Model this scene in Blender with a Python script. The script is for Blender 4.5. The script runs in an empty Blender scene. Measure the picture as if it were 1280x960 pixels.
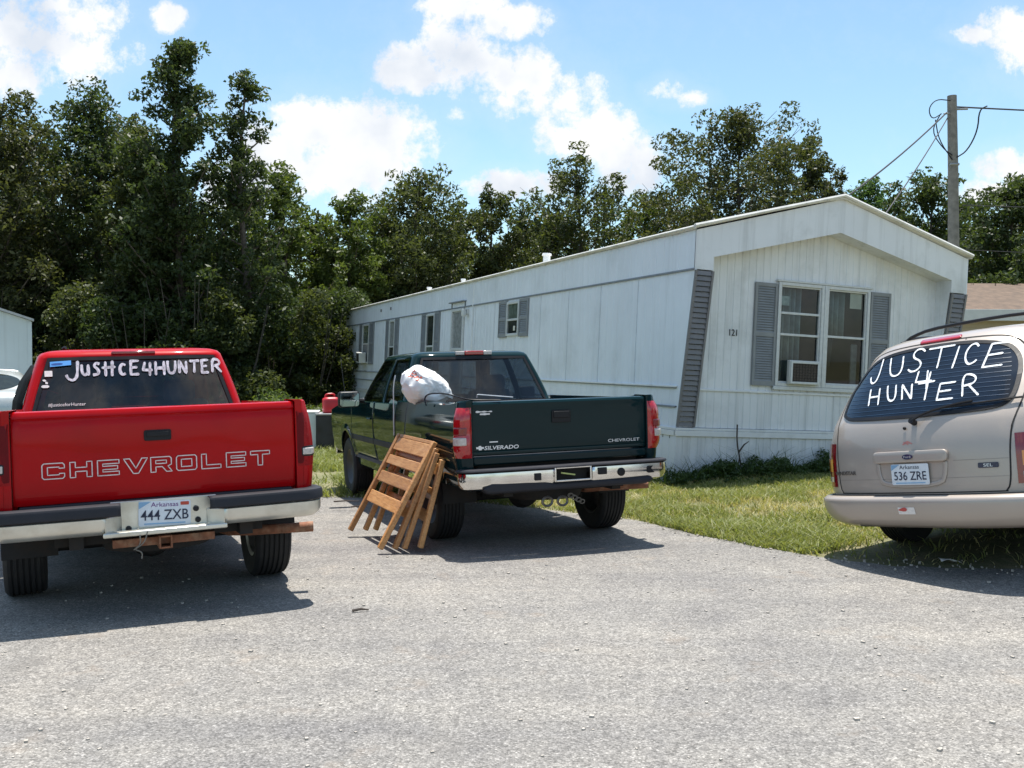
import bpy, bmesh, math, random
import numpy as np
from mathutils import Vector, Matrix, Euler, noise as mnoise
from mathutils.geometry import delaunay_2d_cdt
RAD = math.radians
sc = bpy.context.scene
COL = sc.collection
# ------------------------------------------------------------------ camera, sky, sun, exposure
F_PX, CAM_H, PITCH = 1215.0, 1.587, 1.41
cam_d = bpy.data.cameras.new('camera'); cam = bpy.data.objects.new('camera', cam_d); COL.objects.link(cam)
cam_d.sensor_width = 36.0; cam_d.lens = 36.0*F_PX/1280.0
cam.location = (0, 0, CAM_H); cam.rotation_euler = (RAD(90-PITCH), 0, 0)
cam_d.clip_end = 3000; cam_d.clip_start = 0.05
sc.camera = cam
SUN_EL = 78.5
SUN_V = Vector((0.05, math.cos(RAD(SUN_EL)), math.sin(RAD(SUN_EL)))).normalized()
sd = bpy.data.lights.new('sun', 'SUN'); sd.energy = 5.0; sd.angle = RAD(0.55); sd.color = (1.0, 0.955, 0.88)
so = bpy.data.objects.new('sun', sd); COL.objects.link(so); so.rotation_euler = SUN_V.to_track_quat('Z', 'Y').to_euler()
sc.view_settings.view_transform = 'Standard'; sc.view_settings.look = 'None'
sc.view_settings.exposure = 0.60; sc.view_settings.gamma = 1.0
sc.render.resolution_x, sc.render.resolution_y = 1024, 768
sc.cycles.max_bounces = 8; sc.cycles.diffuse_bounces = 3; sc.cycles.glossy_bounces = 4
sc.cycles.transparent_max_bounces = 12; sc.cycles.transmission_bounces = 4
sc.cycles.caustics_reflective = False; sc.cycles.caustics_refractive = False

# ---- node helpers
class NT:
    def __init__(s, tree): s.t = tree; s.n = tree.nodes; s.l = tree.links
    def node(s, typ, **kw):
        n = s.n.new(typ)
        for k, v in kw.items(): setattr(n, k, v)
        return n
    def put(s, sock, v):
        if hasattr(v, 'is_output') or isinstance(v, bpy.types.NodeSocket): s.l.new(v, sock)
        else: sock.default_value = v
    def m(s, op, a, b=0.0, c=None, clamp=False):
        n = s.node('ShaderNodeMath', operation=op); n.use_clamp = clamp
        s.put(n.inputs[0], a); s.put(n.inputs[1], b)
        if c is not None: s.put(n.inputs[2], c)
        return n.outputs[0]
    def mix(s, f, a, b, typ='MIX'):
        n = s.node('ShaderNodeMix', data_type='RGBA', blend_type=typ)
        s.put(n.inputs[0], f); s.put(n.inputs[6], a); s.put(n.inputs[7], b)
        return n.outputs[2]
    def ramp(s, f, stops):
        n = s.node('ShaderNodeValToRGB'); e = n.color_ramp.elements
        while len(e) < len(stops): e.new(0.5)
        for q, (p, c) in zip(e, stops): q.position = p; q.color = (*c, 1) if len(c) == 3 else c
        s.put(n.inputs[0], f); return n.outputs[0]
    def noise(s, vec, scale, detail=4, rough=0.55, out=0, dist=0.0):
        n = s.node('ShaderNodeTexNoise'); n.inputs['Scale'].default_value = scale
        n.inputs['Detail'].default_value = detail; n.inputs['Roughness'].default_value = rough
        n.inputs['Distortion'].default_value = dist
        if vec is not None: s.l.new(vec, n.inputs['Vector'])
        return n.outputs[out]
    def rng(s, v, a, b, c, d):
        n = s.node('ShaderNodeMapRange'); n.clamp = True
        s.put(n.inputs[0], v)
        for i, q in enumerate((a, b, c, d)): n.inputs[i+1].default_value = q
        return n.outputs[0]

# ---- world: Nishita sky with cumulus at fixed compass directions
W = bpy.data.worlds.new('World'); sc.world = W; W.use_nodes = True
w = NT(W.node_tree); w.n.clear()
sky = w.node('ShaderNodeTexSky', sky_type='NISHITA'); sky.sun_disc = False
sky.sun_elevation = RAD(SUN_EL); sky.sun_rotation = 0.0; sky.air_density = 1.0; sky.dust_density = 0.9; sky.ozone_density = 1.2
tc = w.node('ShaderNodeTexCoord'); sep = w.node('ShaderNodeSeparateXYZ'); w.l.new(tc.outputs['Generated'], sep.inputs[0])
dx, dy, dz = sep.outputs
dyc = w.m('MAXIMUM', dy, 0.05)
GX = w.m('DIVIDE', dx, dyc); GZ = w.m('DIVIDE', dz, dyc)
comb = w.node('ShaderNodeCombineXYZ'); w.l.new(GX, comb.inputs[0]); w.l.new(GZ, comb.inputs[2])
cvec = comb.outputs[0]
n1 = w.noise(cvec, 6.0, 10, 0.62); n2 = w.noise(cvec, 30.0, 8, 0.68); n3 = w.noise(cvec, 9.0, 5, 0.5)
wob = w.m('ADD', w.m('MULTIPLY', w.m('SUBTRACT', n1, 0.5), 4.8), w.m('MULTIPLY', w.m('SUBTRACT', n2, 0.5), 4.4))
tp = math.tan(RAD(PITCH))
def sky_dir(px, py):
    x = (px-640)/F_PX; z = -(py-480)/F_PX - math.tan(RAD(PITCH)); return x, z
BLOBS = [(20, 60, 95, 55), (95, 25, 75, 40), (110, 70, 60, 45), (30, 95, 60, 40), (212, 26, 26, 18), (395, 165, 75, 45), (470, 185, 85, 55), (345, 200, 60, 60), (430, 215, 95, 40),
         (585, 10, 48, 26), (640, 32, 48, 22), (515, 88, 40, 30), (575, 70, 45, 52), (610, 95, 50, 40), (668, 100, 52, 42), (700, 140, 60, 45), (645, 130, 35, 30),
         (745, 165, 50, 38), (790, 205, 42, 42), (700, 170, 45, 26), (570, 146, 20, 13), (830, 118, 26, 18), (865, 126, 26, 12), (1258, 35, 52, 26), (1215, 44, 34, 12),
         (1282, 62, 36, 40), (1248, 212, 44, 26), (1285, 225, 60, 36), (640, 232, 60, 20), (310, 240, 60, 40), (1225, 240, 60, 20)]
dens = None
for (px, py, ax, ay) in BLOBS:
    x0, z0 = sky_dir(px, py)
    a = w.m('MULTIPLY', w.m('SUBTRACT', GX, x0), F_PX/ax); b = w.m('MULTIPLY', w.m('SUBTRACT', GZ, z0), F_PX/ay)
    d = w.m('SUBTRACT', 1.0 if ax > 30 else (0.95 if ax >= 26 else 0.6), w.m('ADD', w.m('MULTIPLY', a, a), w.m('MULTIPLY', b, b)))
    dens = d if dens is None else w.node('ShaderNodeMath', operation='SMOOTH_MAX') if False else w.m('MAXIMUM', dens, d)
dens = w.m('ADD', w.m('MAXIMUM', dens, -2.0), wob)
front = w.m('ADD', w.m('MULTIPLY', w.rng(dens, -0.15, 0.65, 0.0, 1.0), 0.86), w.m('MULTIPLY', w.rng(dens, -2.2, 0.6, 0.0, 1.0), 0.14))
front = w.m('MULTIPLY', front, w.rng(dy, 0.25, 0.45, 0.0, 1.0))
nb = w.noise(tc.outputs['Generated'], 3.2, 8, 0.6)
back = w.m('MULTIPLY', w.rng(nb, 0.52, 0.66, 0.0, 1.0), w.rng(dy, 0.45, 0.25, 0.0, 1.0))
mask = w.m('MAXIMUM', front, back)
skyc = w.mix(1.0, sky.outputs[0], (0.97, 1.10, 1.06, 1), 'MULTIPLY')
bg1 = w.node('ShaderNodeBackground'); w.l.new(skyc, bg1.inputs[0]); bg1.inputs[1].default_value = 0.122
cl = w.ramp(w.rng(n3, 0.35, 0.65, 0.0, 1.0), [(0.0, (0.72, 0.78, 0.87)), (0.45, (0.93, 0.95, 0.98)), (0.75, (1, 1, 1))])
bg2 = w.node('ShaderNodeBackground'); w.l.new(cl, bg2.inputs[0]); bg2.inputs[1].default_value = 0.70
mx = w.node('ShaderNodeMixShader'); w.l.new(mask, mx.inputs[0]); w.l.new(bg1.outputs[0], mx.inputs[1]); w.l.new(bg2.outputs[0], mx.inputs[2])
ow = w.node('ShaderNodeOutputWorld'); w.l.new(mx.outputs[0], ow.inputs[0])

# ------------------------------------------------------------------ materials
MATS = {}
def mat(name, col, rough=0.6, metal=0.0, coat=0.0, var=0.12, vscale=6.0, bump=0.0, bscale=60.0, spec=0.5, dirt=None, streak=0.0, coat_ior=1.5, alpha=0.0):
    if name in MATS: return MATS[name]
    m = bpy.data.materials.new(name); m.use_nodes = True; t = NT(m.node_tree)
    bs = t.n['Principled BSDF']; tcn = t.node('ShaderNodeTexCoord'); ob = tcn.outputs['Object']
    c = tuple(col); nz = t.noise(ob, vscale, 5)
    k = t.rng(nz, 0.3, 0.7, 1-var, 1+var)
    comb = t.node('ShaderNodeCombineXYZ')
    for i in range(3): t.l.new(t.m('MULTIPLY', k, c[i]), comb.inputs[i])
    colr = comb.outputs[0]
    if dirt:
        dn = t.noise(ob, dirt[2], 8, 0.65); colr = t.mix(t.rng(dn, dirt[3], dirt[3]+0.2, 0.0, dirt[1]), colr, (*dirt[0], 1))
    if streak:
        mp = t.node('ShaderNodeMapping'); mp.inputs['Scale'].default_value = (9, 9, 0.5); t.l.new(ob, mp.inputs[0])
        sn = t.noise(mp.outputs[0], 1.0, 6, 0.6); colr = t.mix(t.rng(sn, 0.5, 0.75, 0.0, streak), colr, (0.20, 0.20, 0.17, 1))
    t.l.new(colr, bs.inputs['Base Color'])
    t.put(bs.inputs['Roughness'], t.rng(nz, 0.3, 0.7, max(rough-0.06, 0.02), rough+0.06))
    bs.inputs['Metallic'].default_value = metal; bs.inputs['Coat Weight'].default_value = coat; bs.inputs['Coat Roughness'].default_value = 0.04
    bs.inputs['Specular IOR Level'].default_value = spec
    bs.inputs['Coat IOR'].default_value = coat_ior
    if alpha:
        mp2 = t.node('ShaderNodeMapping'); mp2.inputs['Scale'].default_value = (60, 60, 14); t.l.new(ob, mp2.inputs[0])
        t.l.new(t.rng(t.noise(mp2.outputs[0], 1.0, 5, 0.7), 0.30, 0.55, alpha, 1.0), bs.inputs['Alpha'])
    if bump:
        bn = t.node('ShaderNodeBump'); bn.inputs['Strength'].default_value = bump; bn.inputs['Distance'].default_value = 0.01
        t.l.new(t.noise(ob, bscale, 4), bn.inputs['Height']); t.l.new(bn.outputs[0], bs.inputs['Normal'])
    MATS[name] = m; return m
def glass(name, tint, refl=0.06):
    m = bpy.data.materials.new(name); m.use_nodes = True; t = NT(m.node_tree); t.n.clear()
    tr = t.node('ShaderNodeBsdfTransparent'); tr.inputs[0].default_value = (*tint, 1)
    gl = t.node('ShaderNodeBsdfGlossy'); gl.inputs['Roughness'].default_value = 0.015
    nz = t.noise(t.node('ShaderNodeTexCoord').outputs['Object'], 4.0, 3)
    lw = t.node('ShaderNodeLayerWeight'); lw.inputs[0].default_value = 0.5; fr = t.m('ADD', t.m('MULTIPLY', t.m('POWER', lw.outputs['Facing'], 4.0), 0.9), 0.04)
    ms = t.node('ShaderNodeMixShader'); t.l.new(t.m('ADD', fr, t.m('MULTIPLY', nz, refl), clamp=True), ms.inputs[0])
    t.l.new(tr.outputs[0], ms.inputs[1]); t.l.new(gl.outputs[0], ms.inputs[2])
    o = t.node('ShaderNodeOutputMaterial'); t.l.new(ms.outputs[0], o.inputs[0]); MATS[name] = m; return m
def leaf_mat(name, c1, c2, transl=0.42):
    m = bpy.data.materials.new(name); m.use_nodes = True; t = NT(m.node_tree); t.n.clear()
    g = t.node('ShaderNodeNewGeometry'); r = g.outputs['Random Per Island']
    nz = t.noise(t.node('ShaderNodeTexCoord').outputs['Object'], 0.5, 3)
    f = t.m('ADD', t.m('MULTIPLY', r, 0.6), t.m('MULTIPLY', nz, 0.4))
    c = t.mix(f, (*c1, 1), (*c2, 1))
    d = t.node('ShaderNodeBsdfPrincipled'); t.l.new(c, d.inputs['Base Color']); d.inputs['Roughness'].default_value = 0.5
    d.inputs['Specular IOR Level'].default_value = 0.35
    tl = t.node('ShaderNodeBsdfTranslucent'); t.l.new(t.mix(1.0, c, (1.25, 1.25, 0.6, 1), 'MULTIPLY'), tl.inputs[0])
    ms = t.node('ShaderNodeMixShader'); ms.inputs[0].default_value = transl
    t.l.new(d.outputs[0], ms.inputs[1]); t.l.new(tl.outputs[0], ms.inputs[2])
    o = t.node('ShaderNodeOutputMaterial'); t.l.new(ms.outputs[0], o.inputs[0]); MATS[name] = m; return m

# ------------------------------------------------------------------ mesh helpers
class MB:
    def __init__(s): s.v = []; s.f = []
    def add(s, vs, fs):
        o = len(s.v); s.v += [tuple(q) for q in vs]; s.f += [tuple(i+o for i in f) for f in fs]; return s
    def box(s, c, d, rot=None):
        x, y, z = [q/2 for q in d]; M_ = rot if rot is not None else Matrix.Identity(3); c = Vector(c)
        vs = [c + M_ @ Vector((a*x, b*y, e*z)) for a in (-1, 1) for b in (-1, 1) for e in (-1, 1)]
        return s.add(vs, [(0, 1, 3, 2), (4, 6, 7, 5), (0, 4, 5, 1), (2, 3, 7, 6), (0, 2, 6, 4), (1, 5, 7, 3)])
    def bb(s, x0, x1, y0, y1, z0, z1): return s.box(((x0+x1)/2, (y0+y1)/2, (z0+z1)/2), (abs(x1-x0), abs(y1-y0), abs(z1-z0)))
    def grid(s, rows, closed=False):
        n, m = len(rows), len(rows[0]); vs = [p for r in rows for p in r]; fs = []
        for i in range(n-1):
            for j in range(m if closed else m-1):
                k = (j+1) % m; fs.append((i*m+j, i*m+k, (i+1)*m+k, (i+1)*m+j))
        return s.add(vs, fs)
    def tube(s, path, r, n=8, cap=True):
        path = [Vector(p) for p in path]; rr = r if isinstance(r, (list, tuple)) else [r]*len(path); rows = []; up = None
        for i, p in enumerate(path):
            t = (path[min(i+1, len(path)-1)] - path[max(i-1, 0)]).normalized()
            if up is None: up = Vector((0, 0, 1)) if abs(t.z) < 0.9 else Vector((1, 0, 0))
            a = t.cross(up).normalized(); b = a.cross(t).normalized(); up = b
            rows.append([p + (a*math.cos(k*2*math.pi/n) + b*math.sin(k*2*math.pi/n))*rr[i] for k in range(n)])
        o = len(s.v); s.grid(rows, True)
        if cap:
            s.f.append(tuple(o+k for k in range(n))[::-1]); s.f.append(tuple(o+(len(path)-1)*n+k for k in range(n)))
        return s
    def lathe(s, prof, c, axis='x', n=32):
        rows = []
        for (r, h) in prof:
            row = []
            for k in range(n):
                a = k*2*math.pi/n; p = (r*math.cos(a), r*math.sin(a))
                q = {'x': (h, p[0], p[1]), 'y': (p[0], h, p[1]), 'z': (p[0], p[1], h)}[axis]
                row.append((c[0]+q[0], c[1]+q[1], c[2]+q[2]))
            rows.append(row)
        return s.grid(rows, True)
    def prism(s, poly, fn, d):
        """polygon in 2-D, fn(a,b,depth)->xyz, thickness d"""
        n = len(poly); vs = [fn(a, b, 0) for a, b in poly] + [fn(a, b, d) for a, b in poly]
        return s.add(vs, [tuple(range(n)), tuple(range(2*n-1, n-1, -1))] + [(i, n+i, n+(i+1) % n, (i+1) % n) for i in range(n)])
    def build(s, name, material, parent=None, bevel=0.0, smooth=35, solid=0.0, sub=0, seg=2, fix=True, off=-1):
        me = bpy.data.meshes.new(name); me.from_pydata([tuple(v) for v in s.v], [], s.f)
        if fix:
            bm = bmesh.new(); bm.from_mesh(me); bmesh.ops.recalc_face_normals(bm, faces=bm.faces); bm.to_mesh(me); bm.free()
        me.materials.append(material)
        if smooth:
            me.polygons.foreach_set('use_smooth', [True]*len(me.polygons)); me.set_sharp_from_angle(angle=RAD(smooth))
        o = bpy.data.objects.new(name, me); COL.objects.link(o)
        if parent is not None: o.parent = parent
        if solid: md = o.modifiers.new('s', 'SOLIDIFY'); md.thickness = solid; md.offset = off
        if bevel: md = o.modifiers.new('b', 'BEVEL'); md.width = bevel; md.segments = seg; md.limit_method = 'ANGLE'; md.angle_limit = RAD(40)
        if sub: md = o.modifiers.new('u', 'SUBSURF'); md.levels = sub; md.render_levels = sub
        return o
def tag(o, label=None, cat=None, group=None, kind=None):
    if label: o['label'] = label
    if cat: o['category'] = cat
    if group: o['group'] = group
    if kind: o['kind'] = kind
    return o
def thing(name, label, cat, loc=(0, 0, 0), rot=(0, 0, 0), group=None):
    o = bpy.data.objects.new(name, None); COL.objects.link(o); o.location = loc; o.rotation_euler = rot; o.empty_display_size = 0.2
    return tag(o, label, cat, group)
def big_mesh(name, V, Fq, material, parent=None):
    """V (n,3) float, Fq (m,k) int"""
    me = bpy.data.meshes.new(name); k = Fq.shape[1]
    me.vertices.add(len(V)); me.vertices.foreach_set('co', V.astype(np.float32).ravel())
    me.loops.add(Fq.size); me.loops.foreach_set('vertex_index', Fq.astype(np.int32).ravel())
    me.polygons.add(len(Fq)); me.polygons.foreach_set('loop_start', np.arange(0, Fq.size, k, dtype=np.int32))
    me.polygons.foreach_set('loop_total', np.full(len(Fq), k, dtype=np.int32))
    me.update(calc_edges=True); me.validate(); me.materials.append(material)
    o = bpy.data.objects.new(name, me); COL.objects.link(o)
    if parent is not None: o.parent = parent
    return o
def text_mb(s, size=0.1, width=1.0, fn=None, extrude=0.0, align='CENTER', offset=0.0):
    """filled lettering of the built-in font; fn(x,y)->xyz"""
    cu = bpy.data.curves.new('t', 'FONT'); cu.body = s; cu.size = size; cu.align_x = align; cu.resolution_u = 3; cu.offset = offset
    ob = bpy.data.objects.new('t', cu); COL.objects.link(ob)
    dg = bpy.context.evaluated_depsgraph_get(); me = bpy.data.meshes.new_from_object(ob.evaluated_get(dg))
    mb = MB(); mb.add([fn(v.co.x*width, v.co.y) for v in me.vertices], [tuple(p.vertices) for p in me.polygons])
    bpy.data.objects.remove(ob); bpy.data.curves.remove(cu); bpy.data.meshes.remove(me); return mb
def resample(pl, step, closed=False):
    pts = [Vector(p) for p in pl]
    if closed: pts.append(pts[0])
    out = [pts[0]]
    for a, b in zip(pts, pts[1:]):
        n = max(1, int((b-a).length/step))
        for i in range(1, n+1): out.append(a.lerp(b, i/n))
    return out
def smooth_pl(pl, it=2):
    pts = [Vector(p) for p in pl]
    for _ in range(it):
        q = [pts[0]]
        for a, b in zip(pts, pts[1:]): q += [a.lerp(b, 0.25), a.lerp(b, 0.75)]
        pts = q + [pts[-1]]
    return pts
def ribbon(mb, pl, width, fn, step=0.01, closed=False, rnd=None, cap=True, z=0.0):
    """flat brush stroke along a 2-D polyline; fn(x,y)->xyz on a surface"""
    pts = resample([Vector((p[0], p[1])) for p in pl], step, closed); n = len(pts)
    L, Rr = [], []
    for i, p in enumerate(pts):
        if closed: a, b = pts[(i-1) % (n-1)], pts[(i+1) % (n-1)]
        else: a, b = pts[max(i-1, 0)], pts[min(i+1, n-1)]
        t = (b-a); t = t.normalized() if t.length > 1e-9 else Vector((1, 0)); nn = Vector((-t.y, t.x))
        wd = width/2
        if rnd: wd *= 1 + rnd*(mnoise.noise(Vector((p.x*25, p.y*25, 3.1))))
        if cap and not closed:
            e = min(i, n-1-i)*step/(width*0.5)
            if e < 1: wd *= max(0.35, math.sqrt(max(0, 1-(1-e)**2)))
        L.append(fn(*(p+nn*wd))); Rr.append(fn(*(p-nn*wd)))
    mb.grid([L, Rr]); return mb
def fill_patch(outline, fn, step=0.03):
    """fill a 2-D outline with interior points, map it through fn to a surface"""
    out = [Vector((p[0], p[1])) for p in resample(outline, step, True)[:-1]]
    xs = [p.x for p in out]; ys = [p.y for p in out]
    def inside(q):
        c = False; j = len(out)-1
        for i in range(len(out)):
            a, b = out[i], out[j]
            if (a.y > q.y) != (b.y > q.y) and q.x < (b.x-a.x)*(q.y-a.y)/(b.y-a.y)+a.x: c = not c
            j = i
        return c
    pts = list(out); y = min(ys)+step*0.7
    while y < max(ys):
        x = min(xs)+step*0.5
        while x < max(xs):
            q = Vector((x, y))
            if inside(q) and min((q-o).length for o in out) > step*0.45: pts.append(q)
            x += step
        y += step
    n = len(out)
    vs, es, fs, *_ = delaunay_2d_cdt(pts, [(i, (i+1) % n) for i in range(n)], [list(range(n))], 1, 1e-5)
    mb = MB(); mb.add([fn(v.x, v.y) for v in vs], [tuple(f) for f in fs]); return mb
def rrect(x0, x1, y0, y1, r, n=5):
    o = []
    for (cx, cy, a0) in ((x1-r, y1-r, 0), (x0+r, y1-r, 90), (x0+r, y0+r, 180), (x1-r, y0+r, 270)):
        for k in range(n+1):
            a = RAD(a0+90*k/n); o.append((cx+r*math.cos(a), cy+r*math.sin(a)))
    return o
LET = {'J': [[(.75, 1), (.72, .35), (.6, .08), (.35, 0), (.1, .12), (.02, .3)]],
 'U': [[(.05, 1), (.03, .4), (.12, .08), (.35, 0), (.58, .12), (.68, .45), (.7, 1)]],
 'S': [[(.68, .85), (.5, 1), (.22, .97), (.1, .78), (.2, .6), (.5, .48), (.62, .28), (.5, .06), (.2, 0), (.0, .14)]],
 'T': [[(0, .98), (.85, 1)], [(.42, 1), (.36, 0)]], 'I': [[(.1, 1), (.06, 0)]],
 'C': [[(.7, .82), (.55, 1), (.25, .93), (.05, .6), (.08, .25), (.3, .0), (.58, .08), (.7, .2)]],
 'E': [[(.72, 1), (.1, .98), (.06, 0), (.7, .02)], [(.08, .5), (.58, .53)]],
 '4': [[(.2, 1), (.05, .42), (.78, .42)], [(.6, .98), (.52, 0)]],
 'H': [[(.06, 1), (.04, 0)], [(.7, 1), (.68, 0)], [(.05, .5), (.7, .52)]],
 'N': [[(.05, 0), (.08, 1), (.62, .02), (.68, 1)]],
 'R': [[(.06, 0), (.08, 1), (.45, 1), (.68, .8), (.55, .56), (.1, .48)], [(.35, .5), (.75, 0)]],
 'DAG': [[(0, .60), (.8, .64)], [(.52, 1.0), (.38, 0)]]}
def gh(x, y):
    """ground height: flat lot, gentle rise of the lawn to the right"""
    k = 0.25; s = k*math.log1p(math.exp(min((x-3.25)/k, 40)))
    r = min(s, 2.2)*(0.035+0.125*max(0.0, min(1.0, (11.0-y)/3.0)))*max(0.0, min(1.0, (y-3.0)/3.0))
    f = max(0.0, min(1.0, (2.6-x)/2.2)); return r-0.021*f*max(0.0, min(y-6.5, 14.0))
# ------------------------------------------------------------------ ground, lot, grass
def ground_mat():
    m = bpy.data.materials.new('soil'); m.use_nodes = True; t = NT(m.node_tree); bs = t.n['Principled BSDF']
    ob = t.node('ShaderNodeTexCoord').outputs['Object']
    a = t.noise(ob, 0.9, 8, 0.65); b = t.noise(ob, 14, 6, 0.7); c = t.noise(ob, 90, 3)
    col = t.ramp(t.m('ADD', t.m('MULTIPLY', a, 0.55), t.m('MULTIPLY', b, 0.45)), [(0.35, (0.10, 0.13, 0.04)), (0.5, (0.17, 0.17, 0.07)), (0.62, (0.30, 0.25, 0.15)), (0.75, (0.38, 0.33, 0.24))])
    col = t.mix(0.35, col, t.ramp(c, [(0.3, (0.05, 0.05, 0.03)), (0.7, (0.22, 0.2, 0.13))]), 'MIX')
    t.l.new(col, bs.inputs['Base Color']); bs.inputs['Roughness'].default_value = 0.95
    bn = t.node('ShaderNodeBump'); bn.inputs['Strength'].default_value = 0.6; bn.inputs['Distance'].default_value = 0.02
    t.l.new(b, bn.inputs['Height']); t.l.new(bn.outputs[0], bs.inputs['Normal']); return m
def chip_mat():
    m = bpy.data.materials.new('chip_seal'); m.use_nodes = True; t = NT(m.node_tree); bs = t.n['Principled BSDF']
    ob = t.node('ShaderNodeTexCoord').outputs['Object']
    v1 = t.node('ShaderNodeTexVoronoi'); v1.inputs['Scale'].default_value = 110; t.l.new(ob, v1.inputs['Vector'])
    v2 = t.node('ShaderNodeTexVoronoi'); v2.inputs['Scale'].default_value = 48; t.l.new(ob, v2.inputs['Vector'])
    s1 = t.node('ShaderNodeSeparateColor'); t.l.new(v1.outputs['Color'], s1.inputs[0])
    s2 = t.node('ShaderNodeSeparateColor'); t.l.new(v2.outputs['Color'], s2.inputs[0])
    st = t.ramp(s1.outputs[0], [(0.0, (0.10, 0.097, 0.093)), (0.3, (0.205, 0.198, 0.19)), (0.7, (0.29, 0.281, 0.27)), (0.94, (0.385, 0.375, 0.36)), (1.0, (0.54, 0.525, 0.505))])
    st2 = t.ramp(s2.outputs[1], [(0.0, (0.18, 0.174, 0.167)), (0.6, (0.265, 0.257, 0.247)), (1.0, (0.34, 0.33, 0.318))])
    c = t.mix(0.3, st, st2)
    ed = t.rng(v1.outputs['Distance'], 0.35, 0.8, 1.0, 0.72); c = t.mix(1.0, c, t.ramp(ed, [(0, (0, 0, 0)), (1, (1, 1, 1))]), 'MULTIPLY')
    big = t.noise(ob, 0.55, 7, 0.6); c = t.mix(1.0, c, t.ramp(t.rng(big, 0.3, 0.7, 0, 1), [(0, (0.80, 0.79, 0.80)), (0.5, (1, 0.985, 0.96)), (1, (1.12, 1.08, 1.02))]), 'MULTIPLY')
    fine = t.noise(ob, 22, 5, 0.75); c = t.mix(1.0, c, t.ramp(t.rng(fine, 0.32, 0.68, 0, 1), [(0, (0.80, 0.80, 0.80)), (1, (1.15, 1.15, 1.14))]), 'MULTIPLY')
    mid = t.noise(ob, 4.5, 6, 0.7); c = t.mix(1.0, c, t.ramp(t.rng(mid, 0.3, 0.75, 0, 1), [(0, (0.86, 0.86, 0.87)), (1, (1.1, 1.09, 1.07))]), 'MULTIPLY')
    # oil spots and worn dark wheel paths, fixed to the paving
    oil = t.noise(ob, 1.7, 3, 0.5); c = t.mix(t.rng(oil, 0.62, 0.74, 0.0, 0.4), c, (0.12, 0.112, 0.105, 1))
    mpw = t.node('ShaderNodeMapping'); mpw.inputs['Rotation'].default_value = (0, 0, 0.25); mpw.inputs['Scale'].default_value = (0.12, 1.3, 1); t.l.new(ob, mpw.inputs[0])
    trk = t.noise(mpw.outputs[0], 1.6, 4, 0.55); c = t.mix(1.0, c, t.ramp(t.rng(trk, 0.35, 0.65, 0, 1), [(0, (0.86, 0.86, 0.87)), (1, (1.08, 1.07, 1.05))]), 'MULTIPLY')
    rst = t.noise(ob, 2.6, 5, 0.6); c = t.mix(t.rng(rst, 0.60, 0.72, 0.0, 0.22), c, (0.30, 0.22, 0.15, 1))
    t.l.new(c, bs.inputs['Base Color']); bs.inputs['Roughness'].default_value = 0.92
    bn = t.node('ShaderNodeBump'); bn.inputs['Strength'].default_value = 0.35; bn.inputs['Distance'].default_value = 0.006
    t.l.new(t.m('SUBTRACT', s1.outputs[1], v1.outputs['Distance']), bn.inputs['Height']); t.l.new(bn.outputs[0], bs.inputs['Normal']); return m
def axis_vals(lo, hi, fine_lo, fine_hi, step):
    a = list(np.arange(fine_lo, fine_hi+step/2, step)); d = step; x = fine_hi
    while x < hi: d *= 1.35; x = min(x+d, hi); a.append(x)
    d = step; x = fine_lo; b = []
    while x > lo: d *= 1.35; x = max(x-d, lo); b.append(x)
    return b[::-1]+a
xs = axis_vals(-900, 900, -14, 14, 0.5); ys = axis_vals(-400, 1200, -2, 36, 0.5)
g = MB().grid([[(x, y, gh(x, y)) for x in xs] for y in ys])
tag(g.build('ground', ground_mat(), smooth=60, fix=False), kind='structure')
EDGE = [(-60, 13.1), (-12, 12.5), (-2.6, 12.0), (-1.85, 11.9), (-0.4, 11.5), (0.5, 10.7), (1.28, 9.8), (1.66, 8.95), (2.1, 8.2), (2.53, 7.72), (2.9, 7.42), (3.7, 6.98), (5, 6.55), (8, 5.9), (60, 2.5)]
def edge(x, rough=True):
    for (a, ya), (b, yb) in zip(EDGE, EDGE[1:]):
        if a <= x <= b:
            y = ya + (yb-ya)*(x-a)/(b-a); break
    else: y = 3
    if rough: y += 0.07*mnoise.noise(Vector((x*1.7, 0, 0))) + 0.05*mnoise.noise(Vector((x*6, 5, 0))) + 0.025*mnoise.noise(Vector((x*23, 9, 0)))
    return y
lx = axis_vals(-60, 60, -5, 6, 0.045); mb = MB(); cols = []
for x in lx:
    e = edge(x); rows = [-40, -20, -10, -5, -2, 0, 2] + [2+(e-2)*k/14 for k in range(1, 15)]
    cols.append([(x, y, gh(x, y)+0.006) for y in rows])
mb.grid(cols); tag(mb.build('parking_lot', chip_mat(), smooth=60, fix=False), kind='structure')

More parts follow.
